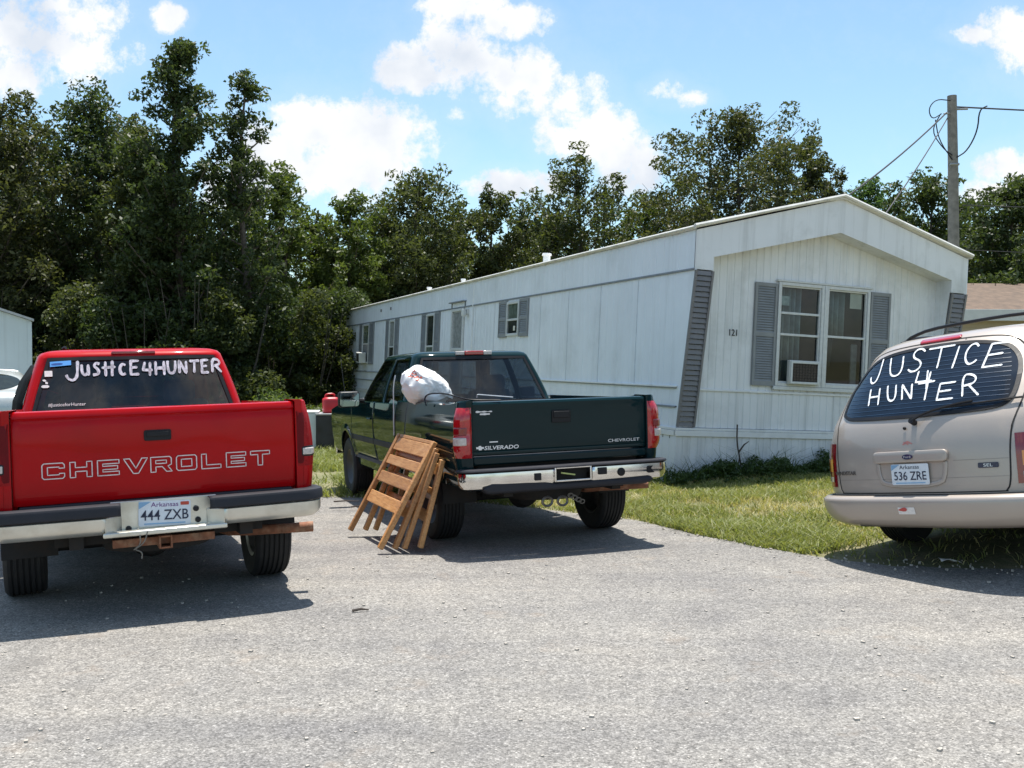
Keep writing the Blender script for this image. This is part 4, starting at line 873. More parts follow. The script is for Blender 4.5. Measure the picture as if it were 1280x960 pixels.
text_mb('#JusticeforHunter', 0.036, 1.0, lambda x, y: fz(x-0.50, y+1.30)).build('hashtag_sticker', sticker_w, rw, smooth=0)
fill_patch([(-0.61, 1.605), (-0.46, 1.617), (-0.46, 1.653), (-0.61, 1.645)], fz, 0.02).build('blue_sticker', sticker_b, rw, smooth=0, solid=0.002)
text_mb('MARRY', 0.026, 1.1, lambda x, y: gpt(x-0.575, y+1.492, 0.017)).build('sticker_print', mat('sticker_navy', (0.02, 0.06, 0.3), 0.6), rw, smooth=0) if False else ribbon(MB(), [(-0.60, 1.626), (-0.52, 1.63)], 0.014, lambda a, b: gpt(a, b, 0.016), 0.02).build('sticker_print', mat('sticker_navy', (0.02, 0.08, 0.32), 0.6), rw, smooth=0)
fill_patch(rrect(-0.65, -0.595, 1.53, 1.575, 0.004), fz, 0.02).build('white_sticker', sticker_w, rw, smooth=0, solid=0.002)
mb = MB(); ribbon(mb, [(-0.665, 1.505), (-0.64, 1.498)], 0.018, fz, 0.01); ribbon(mb, [(-0.645, 1.49), (-0.63, 1.475)], 0.02, fz, 0.01); ribbon(mb, [(-0.675, 1.455), (-0.62, 1.455)], 0.022, fz, 0.01); mb.build('figure_decal', sticker_w, rw, smooth=0)

# ------------------------------------------------------------------ dark green pickup
greenp = mat('green_paint', (0.005, 0.022, 0.025), 0.25, 0.0, 1.0, var=0.06, vscale=2.5, spec=0.0, coat_ior=1.32)
S2 = dict(name='pickup_truck', label='dark green extended cab pickup truck with tall red taillights and chrome rear bumper', loc=(0.494, 8.132, 0.0), yaw=20.85, tilt=-1.1, pitch=-1.25, b1=1.0, mv=0.78, rim=mat('shaded_rim', (0.07, 0.07, 0.072), 0.5, metal=0.5), paint=greenp,  # rim colour darkened to stand for the shadow over the wheels
  hw=0.942, tg=0.80, top=1.26, bot=0.81, cv=2.19, cabl=2.3, len=5.75, ax=1.10, wb=3.63, arch=0.44, tr=0.80, r=0.365, tw=0.255, roof=1.752, gb=0.83, gh=0.655, rake=0.24, bump_m=chrome, hm2=greenp,
  handle=(-0.01, 1.115, 0.175, 0.105), bed=blackp, hm=blackp,
  tgprof=[(1.25, 0.21), (1.26, 0.185), (1.262, 0.14), (1.255, 0.118), (1.238, 0.108), (1.21, 0.111), (1.195, 0.114), (1.10, 0.1155), (1.00, 0.1165), (0.90, 0.118), (0.86, 0.119), (0.85, 0.122), (0.845, 0.126), (0.835, 0.124), (0.82, 0.126), (0.81, 0.15)])
GT, tgo, tgv, G, gpt, eu, (gw0, gw1), prof = pickup(S2)
mb = MB(); panel_u = 0.80
for s in (1, -1):
    tl = corner_patch(s, 0.80, 1.215, 0.815, 0.185, 0.014, 'taillight', red_lens, GT, 0.942, prof, bulge=0.014)
    corner_patch(s, 0.90, 0.975, 0.87, 0.10, 0.032, 'reverse_lens', clear_lens, tl, 0.942, prof, r=0.07)
    corner_patch(s, 0.985, 1.06, 0.86, 0.10, 0.026, 'dark_lens_strip', red_lens_d, tl, 0.942, prof, r=0.07)
mb = MB(); mb.bb(-0.80, 0.80, 0.118, 0.15, 0.735, 0.805); 
for s in (1, -1): mb.prism([(s*0.80, 0.12), (s*0.80, 0.2), (s*0.93, 0.25), (s*0.925, 0.18), (s*0.87, 0.125)], lambda a, b, d: (a, b, 0.735+d), 0.07)
mb.build('rear_valance', greenp, GT, bevel=0.012)
tb = lambda a, b: (a, tgv(b)-0.001, b)
text_mb('SILVERADO', 0.044, 1.35, lambda x, y: tb(x+y*0.18-0.555, y+0.862), offset=0.0008).build('model_badge', silver_badge, tgo, smooth=0, solid=0.002)
MB().prism([(-0.775, 0.872), (-0.757, 0.872), (-0.755, 0.862), (-0.730, 0.862), (-0.728, 0.872), (-0.708, 0.872), (-0.712, 0.888), (-0.732, 0.888), (-0.734, 0.897), (-0.755, 0.897), (-0.757, 0.888), (-0.778, 0.888)], lambda a, b, d: (a, tgv(b)-0.001-d, b), 0.004).build('emblem', silver_badge, tgo, smooth=0)
text_mb('CHEVROLET', 0.037, 1.5, lambda x, y: tb(x+0.58, y+0.872)).build('maker_badge', silver_badge, tgo, smooth=0, solid=0.002)
mb = MB(); ribbon(mb, [(-0.66, 0.925), (-0.585, 0.925)], 0.009, tb, 0.02, cap=False); mb.build('small_badge', silver_badge, tgo, smooth=0)
mb = MB(); ribbon(mb, [(-0.775, 1.178), (-0.63, 1.178)], 0.015, tb, 0.004, rnd=1.2); ribbon(mb, [(-0.74, 1.158), (-0.65, 1.158)], 0.013, tb, 0.004, rnd=1.4); mb.build('small_decal', sticker_w, tgo, smooth=0)
bp = bump_path(0.928, 0.09, 0.08, 0.02, 60); B = bpy.data.objects.new('rear_bumper', None); COL.objects.link(B); B.parent = GT
rows = sweep_bumper(bp, [(-0.10, 0.715), (0.0, 0.715), (0.030, 0.71), (0.036, 0.70), (0.030, 0.690), (0.0, 0.688)]); MB().grid(rows).build('bumper_pad', pad_m, B, solid=0.008)
rows = sweep_bumper(bp, [(0.004, 0.688), (0.022, 0.68), (0.026, 0.64), (0.022, 0.59), (0.0, 0.555), (-0.05, 0.535)]); cut = [r for p, r in zip(bp, rows)]
for sel in (lambda x: x < -0.13, lambda x: x > 0.17): MB().grid([r for p, r in zip(bp, rows) if sel(p[0])]).build('bumper_bar', chrome, B, solid=0.008)
mb = MB(); frame_boxes(mb, lambda x, d, z: (x, -0.052+d, z), -0.15, 0.19, 0.575, 0.70, 0.016, 0.0, 0.02); mb.build('plate_frame', chrome, B, bevel=0.004)
mb = MB(); mb.bb(-0.135, 0.175, 0.03, 0.05, 0.57, 0.69); mb.build('plate_cavity', room_dark, B); MB().box((-0.01, -0.005, 0.635), (0.13, 0.01, 0.012), Euler((0, RAD(10), 0)).to_matrix()).build('cavity_tag', mat('lime_tag', (0.5, 0.55, 0.2), 0.6), B)
mb = MB(); mb.prism([(-0.78, 0.556), (-0.70, 0.600), (-0.25, 0.61), (-0.16, 0.572), (0.75, 0.572), (0.80, 0.545), (0.72, 0.51), (-0.74, 0.51)], lambda a, b, d: (a, -0.035+d, b), 0.12); mb.build('lower_valance', pad_m, B, bevel=0.02)
mb = MB(); mb.bb(0.25, 0.33, -0.058, -0.04, 0.615, 0.675); MB().bb(-0.33, -0.27, -0.055, -0.04, 0.60, 0.66).build('bumper_insert', blackp, B, bevel=0.006); mb.build('bumper_insert', blackp, B, bevel=0.006)
mb = MB(); mb.lathe([(0, -0.012), (0.03, -0.010), (0.036, 0), (0.036, 0.01)], (0.47, -0.046, 0.625), 'y', 14); mb.build('bumper_insert', blackp, B, bevel=0.004); MB().prism(rrect(0.72, 0.875, 0.60, 0.66, 0.02), lambda a, b, d: (a, -0.03+0.25*max(0, a-0.78)-d, b), 0.006).build('bumper_insert', blackp, B, bevel=0.004)
mb = MB(); mb.tube([(0.36, 0.9, 0.42), (0.40, 0.5, 0.43), (0.50, 0.42, 0.445), (0.80, 0.38, 0.445), (0.94, 0.37, 0.445)], 0.033, 14); mb.build('tail_pipe', rustp, GT)
mb = MB()
for (a, b) in ((-0.16, 0.40), (-0.02, 0.395)):
    pts = [(a+0.045*math.cos(q), 0.10, b+0.038*math.sin(q)) for q in np.linspace(0, 2*math.pi, 18)]; mb.tube(pts, 0.011, 6)
for k in range(7): mb.tube([(0.08+0.025*math.cos(q)+k*0.018, 0.16+0.02*(k % 2), 0.43-0.01*k+0.018*math.sin(q)) for q in np.linspace(0, 6.28, 9)], 0.005, 5)
mb.build('tow_hook', mat('worn_steel', (0.16, 0.15, 0.14), 0.4, metal=0.8, var=0.3, vscale=30), GT)
L = bpy.data.objects.new('brake_lamp', None); COL.objects.link(L); L.parent = GT; z = S2['roof']-0.05
MB().box((0.0, 2.43, z+0.016), (0.21, 0.06, 0.045)).build('red_lens', red_lens, L, bevel=0.008)
for s in (-1, 1): MB().box((s*0.155, 2.435, z+0.015), (0.098, 0.06, 0.043)).build('clear_lens', clear_lens, L, bevel=0.008)
mb = MB(); mb.tube([(-0.92, 4.75, 1.17), (-0.93, 4.9, 1.45), (-0.935, 5.0, 1.75)], 0.004, 5); mb.build('antenna', blackp, GT)
VX, VY, VZ, VYAW, VTILT, VPIT = 2.945, 7.004, 0.11, -56.1, -7.2, 0.0
VLET = [('J', -0.515, 1.350, 0.125, 0.200, -0.22, None), ('U', -0.331, 1.388, 0.183, 0.159, -0.36, None), ('S', -0.167, 1.405, 0.174, 0.181, -0.15, None), ('T', -0.009, 1.409, 0.254, 0.166, -0.22, None), ('I', 0.202, 1.393, 0.100, 0.171, -0.04, None), ('C', 0.283, 1.407, 0.137, 0.161, -0.17, None), ('E', 0.422, 1.375, 0.199, 0.173, 0.01, None), ('4', -0.038, 1.256, 0.186, 0.151, -0.42, None), ('H', -0.429, 1.174, 0.144, 0.134, -0.30, None), ('U', -0.255, 1.194, 0.116, 0.125, -0.39, None), ('N', -0.131, 1.195, 0.138, 0.117, -0.37, None), ('T', 0.006, 1.174, 0.173, 0.218, -0.25, LET['DAG']), ('E', 0.159, 1.168, 0.195, 0.121, -0.15, None), ('R', 0.351, 1.174, 0.162, 0.160, -0.29, None)]
# ------------------------------------------------------------------ rounded bodies (minivan, saloon)
class Shell:
    """stacked plan outlines: for height w -> rear v, half width, rear corner length, front v, front corner length, exponent"""
    def __init__(s, lv): s.lv = lv; s.w = [l[0] for l in lv]
    def at(s, w_):
        i = 0
        return [float(np.interp(w_, s.w, [l[k] for l in s.lv])) for k in range(1, 6)]
    def pt(s, ph, w_, off=0.0):
        """ph in -90..90 degrees round the tail"""
        vr, hw, cl, vf, cf = s.at(w_); n = 3.0; a = RAD(ph)
        su = math.copysign(abs(math.sin(a))**(2/n), a); cv = abs(math.cos(a))**(2/n)
        p = Vector((hw*su, vr+cl*(1-cv), w_))
        if off:
            d = 0.4; q1 = s.pt(min(ph+d, 90), w_); q0 = s.pt(max(ph-d, -90), w_); r1 = s.pt(ph, w_+0.01); r0 = s.pt(ph, w_-0.01)
            nn = (Vector(q1)-Vector(q0)).cross(Vector(r1)-Vector(r0)); nn.normalize(); p = p+nn*off
        return tuple(p)
    def ux(s, x, w_, off=0.0):
        hw = s.at(w_)[1]; r = max(-0.9999, min(0.9999, x/hw)); ph = math.degrees(math.asin(abs(r)**1.5))*(1 if x >= 0 else -1)
        return s.pt(ph, w_, off)
    def ring(s, w_, nr=48, ns=26, nf=24):
        vr, hw, cl, vf, cf = s.at(w_); P_ = [s.pt(ph, w_) for ph in np.linspace(-90, 90, nr)]
        v0 = vr+cl; v1 = vf-cf
        side = [v0+(v1-v0)*k/ns for k in range(1, ns)]
        P_ += [(hw, v, w_) for v in side]
        for k in range(nf+1):
            a = RAD(90-180*k/nf); n = 2.6; su = math.copysign(abs(math.sin(a))**(2/n), a); cv = abs(math.cos(a))**(2/n); P_.append((hw*su, vf-cf*(1-cv), w_))
        P_ += [(-hw, v, w_) for v in side[::-1]]
        return P_
    def body(s, levels, name, m, parent, arches=(), crown=None, smooth=50):
        mb = MB(); rows = [s.ring(z) for z in levels]
        if crown:
            top = rows[-1]; cx = (min(p[1] for p in top)+max(p[1] for p in top))/2
            for sc_, dz_ in crown: rows.append([(p[0]*sc_, cx+(p[1]-cx)*sc_, levels[-1]+dz_) for p in top])
        mb.grid(rows, True)
        if crown: n = len(rows[0]); mb.f.append(tuple(range(len(mb.v)-n, len(mb.v))))
        if arches:
            keep = []
            for f in mb.f:
                c = [sum(mb.v[i][k] for i in f)/len(f) for k in range(3)]
                if any(math.hypot(c[1]-a, c[2]-b) < r and abs(c[0]) > 0.6 for a, b, r in arches): continue
                keep.append(f)
            mb.f = keep
            for i, v in enumerate(mb.v):
                for a, b, r in arches:
                    d = math.hypot(v[1]-a, v[2]-b)
                    if abs(v[0]) > 0.6 and abs(d-r) < 0.05 and d > 1e-6: mb.v[i] = (v[0], a+(v[1]-a)*r/d, b+(v[2]-b)*r/d)
        return mb.build(name, m, parent, smooth=smooth, solid=0.012)
champ = paint('champagne_paint', (0.42, 0.362, 0.315), coat=0.8, rough=0.38, metal=0.15, var=0.03)
V_ = thing('minivan', 'champagne minivan with hand lettered back window parked on the grass edge', 'minivan', (VX, VY, VZ), (RAD(VPIT), RAD(VTILT), RAD(VYAW)))
SH = Shell([(0.30, 0.10, 0.88, 0.60, 4.80, 0.8), (0.42, 0.03, 0.935, 0.58, 4.92, 0.85), (0.55, 0.02, 0.95, 0.56, 4.95, 0.9), (0.80, 0.03, 0.95, 0.55, 4.85, 0.95), (0.95, 0.055, 0.94, 0.55, 4.55, 0.95),
            (1.04, 0.09, 0.925, 0.55, 4.15, 0.9), (1.14, 0.15, 0.90, 0.55, 3.95, 0.8), (1.30, 0.265, 0.855, 0.54, 3.60, 0.7), (1.45, 0.39, 0.80, 0.53, 3.22, 0.6), (1.585, 0.495, 0.74, 0.50, 2.92, 0.55), (1.655, 0.585, 0.68, 0.46, 2.75, 0.5), (1.695, 0.70, 0.60, 0.42, 2.6, 0.45)])
lev = [0.30, 0.36, 0.42, 0.48, 0.54, 0.60, 0.66, 0.72, 0.78, 0.85, 0.92, 1.0, 1.04, 1.08, 1.12, 1.16, 1.23, 1.30, 1.38, 1.45, 1.52, 1.585, 1.625, 1.655, 1.678, 1.695]
body = SH.body(lev, 'body', champ, V_, arches=((1.08, 0.34, 0.40), (4.1, 0.34, 0.40)), crown=((0.86, 0.012), (0.6, 0.024), (0.3, 0.030), (0.05, 0.031)))
gw = SH
# back window: large, wrapped round the corners
def vin(x, z, off=0.005): return SH.ux(x, z, off)
WOUT = [(-0.675, 1.12), (-0.69, 1.20), (-0.675, 1.36), (-0.62, 1.47), (-0.53, 1.545), (-0.3, 1.585), (0.0, 1.595), (0.3, 1.585), (0.53, 1.545), (0.62, 1.47), (0.675, 1.36), (0.69, 1.20), (0.675, 1.12), (0.61, 1.085), (0.4, 1.072), (0.0, 1.066), (-0.4, 1.072), (-0.61, 1.085)]
bw = fill_patch(smooth_pl(WOUT+[WOUT[0]], 2)[:-1], lambda x, z: vin(x, z, 0.006), 0.035).build('rear_window', priv_glass, V_, smooth=60)
mb = MB(); ribbon(mb, [(p.x, p.y) for p in smooth_pl(WOUT+[WOUT[0]], 2)[:-1]], 0.024, lambda x, z: vin(x, z, 0.007), 0.02, True); mb.build('gasket', blackp, bw, solid=0.006, smooth=0, off=0)
mb = MB()
for k in range(13): z = 1.10+0.033*k; x = 0.66-0.12*((z-1.1)/0.45)**2; ribbon(mb, [(-x, z), (x, z)], 0.0035, lambda a, b: vin(a, b, 0.0085), 0.05, cap=False)
mb.build('defroster_line', mat('defroster', (0.02, 0.05, 0.10), 0.4), bw, smooth=0)
fv = lambda a, b: vin(a, b, 0.011)
mb = MB()
for (ch, x, z, wd, hg, sl, stk) in VLET: put(ch, x, z, wd, hg, 0.0135, sl, stk, fv, mb, 0.25)
mb.build('window_lettering', white_paint, bw, smooth=0)
# wiper
mb = MB(); mb.tube([vin(0.03, 1.02, 0.0), vin(0.03, 1.02, 0.05)], 0.022, 10); pw = smooth_pl([vin(0.03, 1.02, 0.045), vin(0.12, 1.07, 0.035), vin(0.32, 1.115, 0.03), vin(0.45, 1.13, 0.028)]); mb.tube(pw, 0.010, 6)
mb.tube([vin(x, 1.098+0.06*(x-0.2), 0.022) for x in np.linspace(0.22, 0.74, 9)], 0.008, 6); mb.build('wiper', blackp, V_)
# hatch seam, bumper gap line, painted crease shade
mb = MB()
hs = [(-0.66, 0.515), (-0.69, 0.555), (-0.70, 0.75), (-0.71, 0.95), (-0.735, 1.06), (-0.745, 1.2), (-0.725, 1.36), (-0.665, 1.5), (-0.57, 1.595), (-0.4, 1.625), (0, 1.636)]
ol = hs+[(-a, b) for a, b in hs[-2::-1]]
ribbon(mb, [(p.x, p.y) for p in smooth_pl(ol, 2)], 0.010, lambda x, z: vin(x, z, 0.0015), 0.03, cap=False); ribbon(mb, [(-0.67, 0.513), (0.67, 0.513)], 0.008, lambda x, z: vin(x, z, 0.0015), 0.03, cap=False)
mb.build('hatch_seam', seam_m, V_, smooth=0)
mb = MB(); ribbon(mb, [(-0.69, 0.615), (0.69, 0.615)], 0.004, lambda x, z: vin(x, z, 0.001), 0.03, cap=False); ribbon(mb, [(0.33, 0.735), (0.69, 0.735)], 0.004, lambda x, z: vin(x, z, 0.001), 0.03, cap=False); mb.build('hatch_crease_shade', mat('crease', (0.30, 0.26, 0.23), 0.5), V_, smooth=0)  # flat lines in darker body colour stand for shade along the creases
# plate surround with the handle bar above
mb = fill_patch(rrect(-0.30, 0.30, 0.735, 0.815, 0.030), lambda x, z: vin(x, z, 0.030), 0.03); mb.build('handle_bar', champ, V_, smooth=50, solid=0.03, bevel=0.006)
mb = MB()
so_ = [(-0.275, 0.732), (-0.27, 0.65), (-0.235, 0.565), (0.235, 0.565), (0.27, 0.65), (0.275, 0.732)]
ribbon(mb, [(p.x, p.y) for p in smooth_pl(so_, 2)], 0.032, lambda x, z: vin(x, z, 0.010), 0.02, cap=False); mb.build('plate_surround', champ, V_, smooth=50, solid=0.012, bevel=0.005)
MB().prism([(0.042*math.cos(q), 0.776+0.019*math.sin(q)) for q in np.linspace(0, 2*math.pi, 28)[:-1]], lambda a, b, d: (a, vin(a, b)[1]-0.028-d, b), 0.006).build('emblem', mat('emblem_navy', (0.02, 0.035, 0.09), 0.25, coat=1.0), V_, smooth=0)
mb = text_mb('Ford', 0.024, 1.3, lambda x, y: (x, vin(0, 0.78)[1]-0.0365, 0.768+y)); mb.build('emblem_script', silver_badge, V_, smooth=0)
plate(V_, (0.0, vin(0, 0.65)[1]-0.012, 0.648), '536 ZRE', style=1)
text_mb('WINDSTAR', 0.040, 1.2, lambda x, y: vin(-0.62+x, 0.655+y, 0.006), offset=0.0006).build('model_badge', mat('badge_dark', (0.13, 0.115, 0.105), 0.4, metal=0.3), V_, smooth=0, solid=0.002)
fill_patch(rrect(0.50, 0.63, 0.675, 0.711, 0.008), lambda x, z: vin(x, z, 0.006), 0.03).build('trim_badge', mat('emblem_navy2', (0.03, 0.03, 0.06), 0.3), V_, smooth=0, solid=0.003)
text_mb('SEL', 0.030, 1.4, lambda x, y: vin(0.565+x, 0.683+y, 0.009)).build('trim_lettering', silver_badge, V_, smooth=0)
mb = MB(); mb.lathe([(0, -0.012), (0.010, -0.010), (0.013, 0.0)], (-0.045, vin(0, 0.985)[1], 0.985), 'y', 12); mb.build('hatch_lock', blackp, V_)
mb = MB(); ribbon(mb, [(-0.06, 0.865), (-0.02, 0.885), (0.02, 0.868)], 0.010, lambda x, z: vin(x, z, 0.002), 0.006, rnd=0.9); ribbon(mb, [(-0.055, 0.885), (-0.01, 0.865)], 0.008, lambda x, z: vin(x, z, 0.002), 0.006, rnd=0.9); mb.build('pink_mark', mat('pink_mark', (0.55, 0.22, 0.20), 0.7), V_, smooth=0)
# bumper
BS = Shell([(0.26, 0.03, 0.88, 0.60, 4.9, 0.8), (0.30, -0.025, 0.94, 0.58, 4.97, 0.8), (0.35, -0.055, 0.968, 0.57, 5.0, 0.8), (0.41, -0.072, 0.98, 0.56, 5.02, 0.8), (0.455, -0.075, 0.983, 0.56, 5.02, 0.8), (0.478, -0.066, 0.978, 0.56, 5.0, 0.8), (0.492, -0.042, 0.968, 0.56, 5.0, 0.8), (0.499, -0.01, 0.955, 0.56, 5.0, 0.8), (0.503, 0.02, 0.945, 0.56, 5.0, 0.8)])
mb = MB(); bl = [0.26, 0.28, 0.30, 0.325, 0.35, 0.38, 0.41, 0.435, 0.455, 0.468, 0.478, 0.486, 0.492, 0.499, 0.503]
mb.grid([[BS.pt(ph, z) for ph in np.linspace(-90, 90, 60)] + ([(BS.at(z)[1], BS.at(z)[0]+BS.at(z)[2]+0.06, z)]) for z in bl]); bo = mb.build('rear_bumper', champ, V_, smooth=45, solid=0.008)
mb = MB(); mb.grid([[BS.pt(ph, z, 0.003) for ph in np.linspace(-50, 50, 30)] for z in (0.4965, 0.5005)]); mb.build('step_strip', blackp, bo, smooth=0)
fill_patch(rrect(-0.075, 0.06, 0.365, 0.415, 0.004), lambda x, z: BS.ux(x, z, 0.003), 0.03).build('torn_sticker', sticker_w, bo, smooth=0, solid=0.001)
mb = MB(); ribbon(mb, [(-0.07, 0.397), (0.0, 0.403)], 0.022, lambda x, z: BS.ux(x, z, 0.006), 0.01, rnd=0.8); mb.build('sticker_print', mat('sticker_red', (0.5, 0.08, 0.07), 0.6), bo, smooth=0)
mb = MB(); mb.grid([BS.ring(z)[48+26:48+26+24] for z in bl]); mb.build('front_bumper', champ, V_, smooth=45, solid=0.008)
# lamps
for s in (-1, 1):
    def lp(a, b, off): return [SH.pt(s*q, z, off) for z in b for q in a]
    def lens(a0, a1, z0, z1, off, nm, m_, par):
        aa = np.linspace(a0, a1, 12); zz = np.linspace(z0, z1, 12); mb = MB()
        mb.grid([[SH.pt(s*q, z, off*(1 if off > 0.012 else min(1, 0.2+0.8*min((q-a0)/(a1-a0), (a1-q)/(a1-a0))*8))) for q in aa] for z in zz]); return mb.build(nm, m_, par, smooth=50)
    tl = lens(42.5, 77, 0.56, 0.90, 0.010, 'taillight', red_lens_d, V_); lens(46, 75, 0.68, 0.78, 0.014, 'amber_lens', amber_lens, tl); lens(46, 75, 0.60, 0.64, 0.0135, 'reverse_lens', clear_lens, tl)
    mb = MB(); aa = np.linspace(76, 90, 8); 
    def sw(v0, v1, z0, z1):
        return [[(s*(SH.at(z)[1]+0.004), v0+(v1-v0)*k/8 - (0.0 if v1 < 2.9 else max(0, (z-1.1))*0.7*k/8), z) for k in range(9)] for z in np.linspace(z0, z1, 6)]
    MB().grid(sw(0.95, 1.85, 1.12, 1.5)).build('side_window', priv_glass, V_, smooth=0); MB().grid(sw(1.92, 2.75, 1.10, 1.5)).build('side_window', priv_glass, V_, smooth=0); MB().grid(sw(2.82, 3.75, 1.10, 1.5)).build('side_window', priv_glass, V_, smooth=0)
    MB().bb(s*0.6, s*0.92, 4.60, 4.80, 0.72, 0.86).build('headlight', clear_lens, V_, bevel=0.03)
    mb = MB(); mb.box((s*1.06, 3.55, 1.10), (0.2, 0.1, 0.15)); mb.box((s*0.95, 3.55, 1.06), (0.1, 0.05, 0.05)); mb.build('mirror', champ, V_, bevel=0.03)
    z_ = 0
for s in (-1, 1):
    for a in (1.08, 4.1):
        pw_ = (Matrix.Translation(V_.location) @ V_.rotation_euler.to_matrix().to_4x4()) @ Vector((s*0.80, a, 0)); wz_ = (gh(pw_.x, pw_.y)+0.0-pw_.z)
        wheel(V_, s*0.80, a, 0.325, 0.215, s, wz_)
mb = MB(); mb.grid([[(u*0.85, 2.62+k*1.2-0.0, 1.655-0.62*k+0.03*(1-abs(u)*abs(u))) for u in np.linspace(-0.75, 0.75, 9)] for k in (0.1, 0.5, 0.95)]); mb.build('windshield', priv_glass, V_, smooth=50)
mb = fill_patch(rrect(-0.17, 0.17, 1.628, 1.66, 0.016), lambda x, z: vin(x, z, 0.010), 0.02); mb.build('brake_lamp', red_lens, V_, smooth=50, solid=0.008)
mb = MB(); mb.lathe([(0, 0.012), (0.01, 0.008), (0.012, 0)], (0.22, vin(0.21, 1.63)[1]-0.004, 1.612), 'z', 10); mb.build('washer_nozzle', blackp, V_)
# roof rack
mb = MB(); RB = [(-0.53, 0.92, 1.68), (-0.52, 0.92, 1.715), (-0.47, 0.915, 1.74), (-0.3, 0.91, 1.777), (0.0, 0.905, 1.785), (0.3, 0.91, 1.787), (0.56, 0.92, 1.778), (0.64, 0.93, 1.74), (0.66, 0.94, 1.68)]
rk = bpy.data.objects.new('roof_rack', None); COL.objects.link(rk); rk.parent = V_
mb.tube(smooth_pl(RB, 1), 0.014, 8); mb.tube([(-0.53, 1.9, 1.752), (0.53, 1.9, 1.752)], 0.014, 8); mb.build('crossbar', blackp, rk)
for s in (-1, 1): mb = MB(); mb.tube(smooth_pl([(s*0.53, 0.86, 1.69), (s*0.53, 1.0, 1.735), (s*0.54, 1.5, 1.755), (s*0.54, 2.3, 1.75), (s*0.54, 2.5, 1.70)], 2), 0.017, 8); mb.build('side_rail', blackp, rk)
mb = MB(); mb.bb(-0.60, 0.60, 0.5, 4.7, 0.24, 0.34); mb.bb(-0.62, 0.62, 0.6, 4.6, 0.3, 0.8); mb.tube([(-0.3, 0.9, 0.27), (0.5, 0.9, 0.27)], 0.08, 12); mb.tube([(-0.78, 1.08, 0.30), (0.78, 1.08, 0.30)], 0.04, 8); mb.bb(-0.92, -0.74, 0.60, 0.64, 0.20, 0.36); mb.build('chassis', under_m, V_)
for s in (-1, 1):
    for cx in (1.08, 4.1): mb = MB(); mb.grid([[(uu, cx+0.40*math.cos(RAD(q)), 0.34+0.40*math.sin(RAD(q))) for uu in (s*0.955, s*0.6)] for q in np.linspace(-8, 188, 18)]); mb.build('wheel_liner', under_m, V_)
# plum of the silver saloon with an oval back window, half hidden behind the red truck
silv = paint('silver_paint', (0.50, 0.53, 0.52), coat=0.8, rough=0.3, metal=0.35)
A_ = thing('parked_car', 'silver car with an oval back window parked behind the red truck', 'car', (-11.1, 20.6, -0.03), (0, 0, RAD(27)))
CS = Shell([(0.25, 0.12, 0.84, 0.5, 4.7, 0.9), (0.45, 0.0, 0.90, 0.5, 4.85, 1.0), (0.65, 0.02, 0.915, 0.5, 4.85, 1.1), (0.82, 0.08, 0.90, 0.5, 4.6, 1.1), (0.92, 0.22, 0.86, 0.55, 4.0, 1.0), (0.955, 0.55, 0.82, 0.6, 3.5, 0.8), (1.05, 0.75, 0.80, 0.6, 3.25, 0.7), (1.25, 1.15, 0.70, 0.6, 2.75, 0.6), (1.36, 1.5, 0.58, 0.5, 2.45, 0.5)])
CS.body([0.25, 0.33, 0.40, 0.45, 0.52, 0.58, 0.65, 0.73, 0.82, 0.88, 0.92, 0.955, 1.0, 1.05, 1.12, 1.18, 1.25, 1.31, 1.36], 'body', silv, A_, arches=((1.0, 0.31, 0.37), (3.85, 0.31, 0.37)), crown=((0.8, 0.02), (0.4, 0.035), (0.05, 0.04)))
fill_patch([(0.60*math.cos(q), 1.13+0.175*math.sin(q)) for q in np.linspace(0, 2*math.pi, 40)[:-1]], lambda x, z: CS.ux(x, z, 0.012), 0.04).build('rear_window', mat('olive_glass', (0.012, 0.017, 0.012), 0.08, var=0.4), A_, smooth=50)
for s in (-1, 1):
    for a in (1.0, 3.85): wheel(A_, s*0.76, a, 0.31, 0.205, s)
    mb = MB(); mb.grid([[CS.pt(s*q, z, 0.01) for q in np.linspace(58, 86, 8)] for z in np.linspace(0.62, 0.80, 6)]); mb.build('taillight', red_lens, A_)
    MB().grid([[(s*(CS.at(z)[1]+0.005), v, z) for v in np.linspace(1.5+(z-1.0)*0.8, 3.0-(z-1.0)*1.2, 8)] for z in (1.0, 1.1, 1.2, 1.27)]).build('side_window', priv_glass, A_, smooth=0)
MB().bb(-0.6, 0.6, 0.3, 4.5, 0.2, 0.7).build('chassis', under_m, A_)
# ------------------------------------------------------------------ slatted wooden panels leaning on the green truck
def wood_mat():
    m = bpy.data.materials.new('varnished_pine'); m.use_nodes = True; t = NT(m.node_tree); bs = t.n['Principled BSDF']
    ob = t.node('ShaderNodeTexCoord').outputs['Object']; mp = t.node('ShaderNodeMapping'); mp.inputs['Scale'].default_value = (2.0, 14, 14); t.l.new(ob, mp.inputs[0])
    a = t.noise(mp.outputs[0], 3.0, 6, 0.6, dist=1.2); b = t.noise(ob, 3.0, 3)
    c = t.ramp(t.m('ADD', t.m('MULTIPLY', a, 0.75), t.m('MULTIPLY', b, 0.25)), [(0.32, (0.30, 0.135, 0.045)), (0.5, (0.50, 0.255, 0.095)), (0.7, (0.62, 0.37, 0.16))])
    oi = t.node('ShaderNodeObjectInfo'); c = t.mix(1.0, c, t.ramp(oi.outputs['Random'], [(0, (0.68, 0.62, 0.55)), (0.5, (0.95, 0.92, 0.9)), (1, (1.12, 1.1, 1.05))]), 'MULTIPLY'); t.l.new(c, bs.inputs['Base Color']); bs.inputs['Roughness'].default_value = 0.45; bs.inputs['Coat Weight'].default_value = 0.25; return m
wood = wood_mat()
GM = Matrix.Translation(Vector((0.494, 8.132, 0))) @ Euler((RAD(-1.25), RAD(-1.1), RAD(20.85))).to_matrix().to_4x4()
